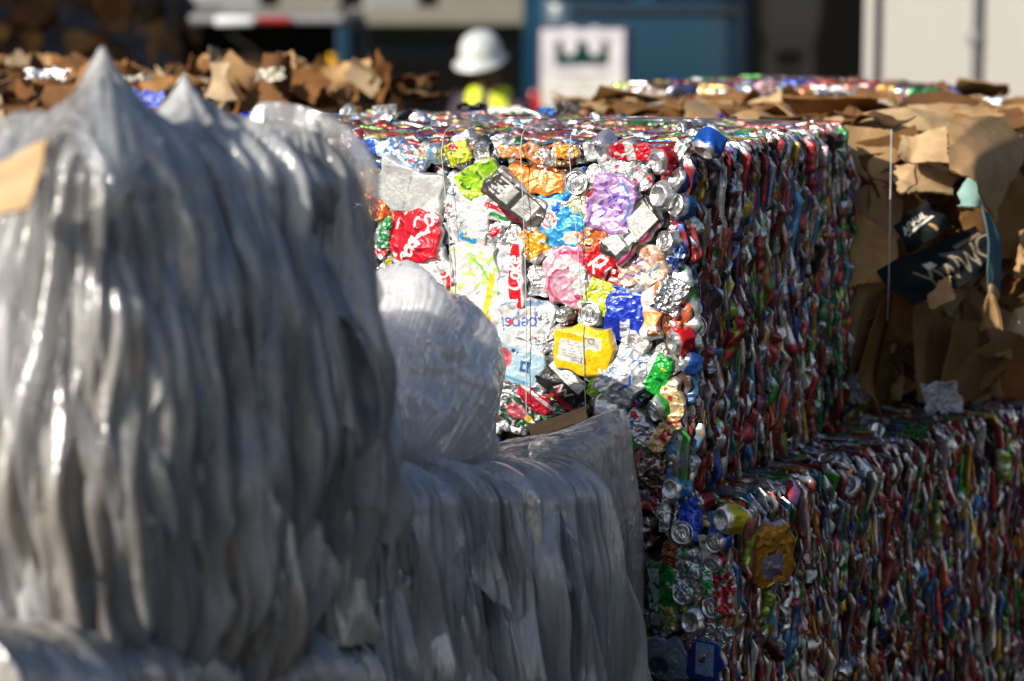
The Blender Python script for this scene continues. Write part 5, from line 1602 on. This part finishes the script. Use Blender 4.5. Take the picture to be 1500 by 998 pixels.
    mb.build('hard_hat', mh, P, loc=base)
    # face: eyes, nose, mouth, ears
    mf = simple('worker_face', (.09, .04, .028), .6)
    for nm, c, s in (('nose', (0, -.265, 1.565), (.03, .05, .05)), ('eye', (-.034, -.262, 1.595), (.03, .016, .016)), ('eye', (.034, -.262, 1.595), (.03, .016, .016)),
                     ('mouth', (0, -.24, 1.515), (.05, .016, .014)), ('ear', (-.09, -.16, 1.58), (.02, .04, .06)), ('ear', (.09, -.16, 1.58), (.02, .04, .06))):
        part(nm, mf, P, [(np.array(c) + base, s)], smooth=True, bev=.4, base=base)
    return P


person('person', 'worker in a white hard hat and yellow vest standing beside the blue van', at_y(722, 100, 14.2) * np.array([1, 1, 0]) + np.array([0, 0, .0]), math.radians(-20))

# row of bales added out of frame on the right to keep skylight off
for i, q in enumerate((-.6, .75, 2.1, 3.45, 4.8, 6.15)):
    for j, z in enumerate((0, 1.25)):
        p0 = np.array([.12, -1.03, 0]) + A_DIR * (q + .62) + R_DIR * .62
        # long face towards the aisle: near corner on its left
        Aq, Bq = p0[:2] + A_DIR[:2] * .62 - R_DIR[:2] * .60, p0[:2] - A_DIR[:2] * .62 - R_DIR[:2] * .60
        fb = Film(Aq, Bq, 1.2, z + 1.25, z + 1.25, z, z, rc=.1, rt=.08, amps=(.06, .03, .01, .002), seed=40 + i * 2 + j, top_in=.02, belly=.02, bot_in=.02)
        w_ = ['first', 'second', 'third', 'fourth', 'fifth', 'farthest'][i]
        tb_, ob_ = film_thing('sky_blocker_bale', f'added unseen black film bale, {w_} along the row across the aisle, {["lower", "upper"][j]} layer', 'film bale', fb, 'added bales blocking skylight across the aisle')
        fb.body('film', M_BLACK, tb_, ds=.012, dz=.014, org=ob_, zmax=1.03)

# ================================================================== CAMERA, LIGHT
cam = bpy.data.cameras.new('camera')
cam.lens, cam.sensor_width = 85.0, 36.0
cam.clip_start, cam.clip_end = .05, 500
co = bpy.data.objects.new('camera', cam)
COL.objects.link(co)
co.location = EYE
co.rotation_euler = (math.pi / 2 - PITCH, 0, 0)
cam.dof.use_dof = True
cam.dof.focus_distance = float(np.dot(on_plane(930, 420, C_UP, N_DIR) - EYE, FWD))
cam.dof.aperture_fstop = 2.1
SC.camera = co

EL = math.radians(28)
TO_SUN = np.array([-.752 * math.cos(EL), -.659 * math.cos(EL), math.sin(EL)])
sl = bpy.data.lights.new('sun', 'SUN')
sl.energy, sl.angle, sl.color = 4.6, math.radians(.5), (1, .94, .84)
so = bpy.data.objects.new('sun', sl)
so.rotation_euler = Vector(TO_SUN).to_track_quat('Z', 'Y').to_euler()
COL.objects.link(so)
w = bpy.data.worlds.new('World')
SC.world = w
w.use_nodes = True
bg = w.node_tree.nodes['Background']
sky = w.node_tree.nodes.new('ShaderNodeTexSky')
sky.sky_type = 'NISHITA'
sky.sun_disc = False
sky.sun_elevation = EL
sky.sun_rotation = math.atan2(TO_SUN[0], TO_SUN[1])
w.node_tree.links.new(sky.outputs[0], bg.inputs[0])
bg.inputs[1].default_value = .09
SC.view_settings.view_transform = 'Standard'
SC.view_settings.look = 'None'
SC.view_settings.exposure = 0.42
SC.view_settings.gamma = 1.0
SC.view_settings.use_curve_mapping = False
SC.cycles.use_denoising = True
SC.cycles.max_bounces = 8
SC.cycles.transparent_max_bounces = 12
SC.cycles.caustics_reflective = False
SC.cycles.caustics_refractive = False
SC.cycles.sample_clamp_indirect = 6
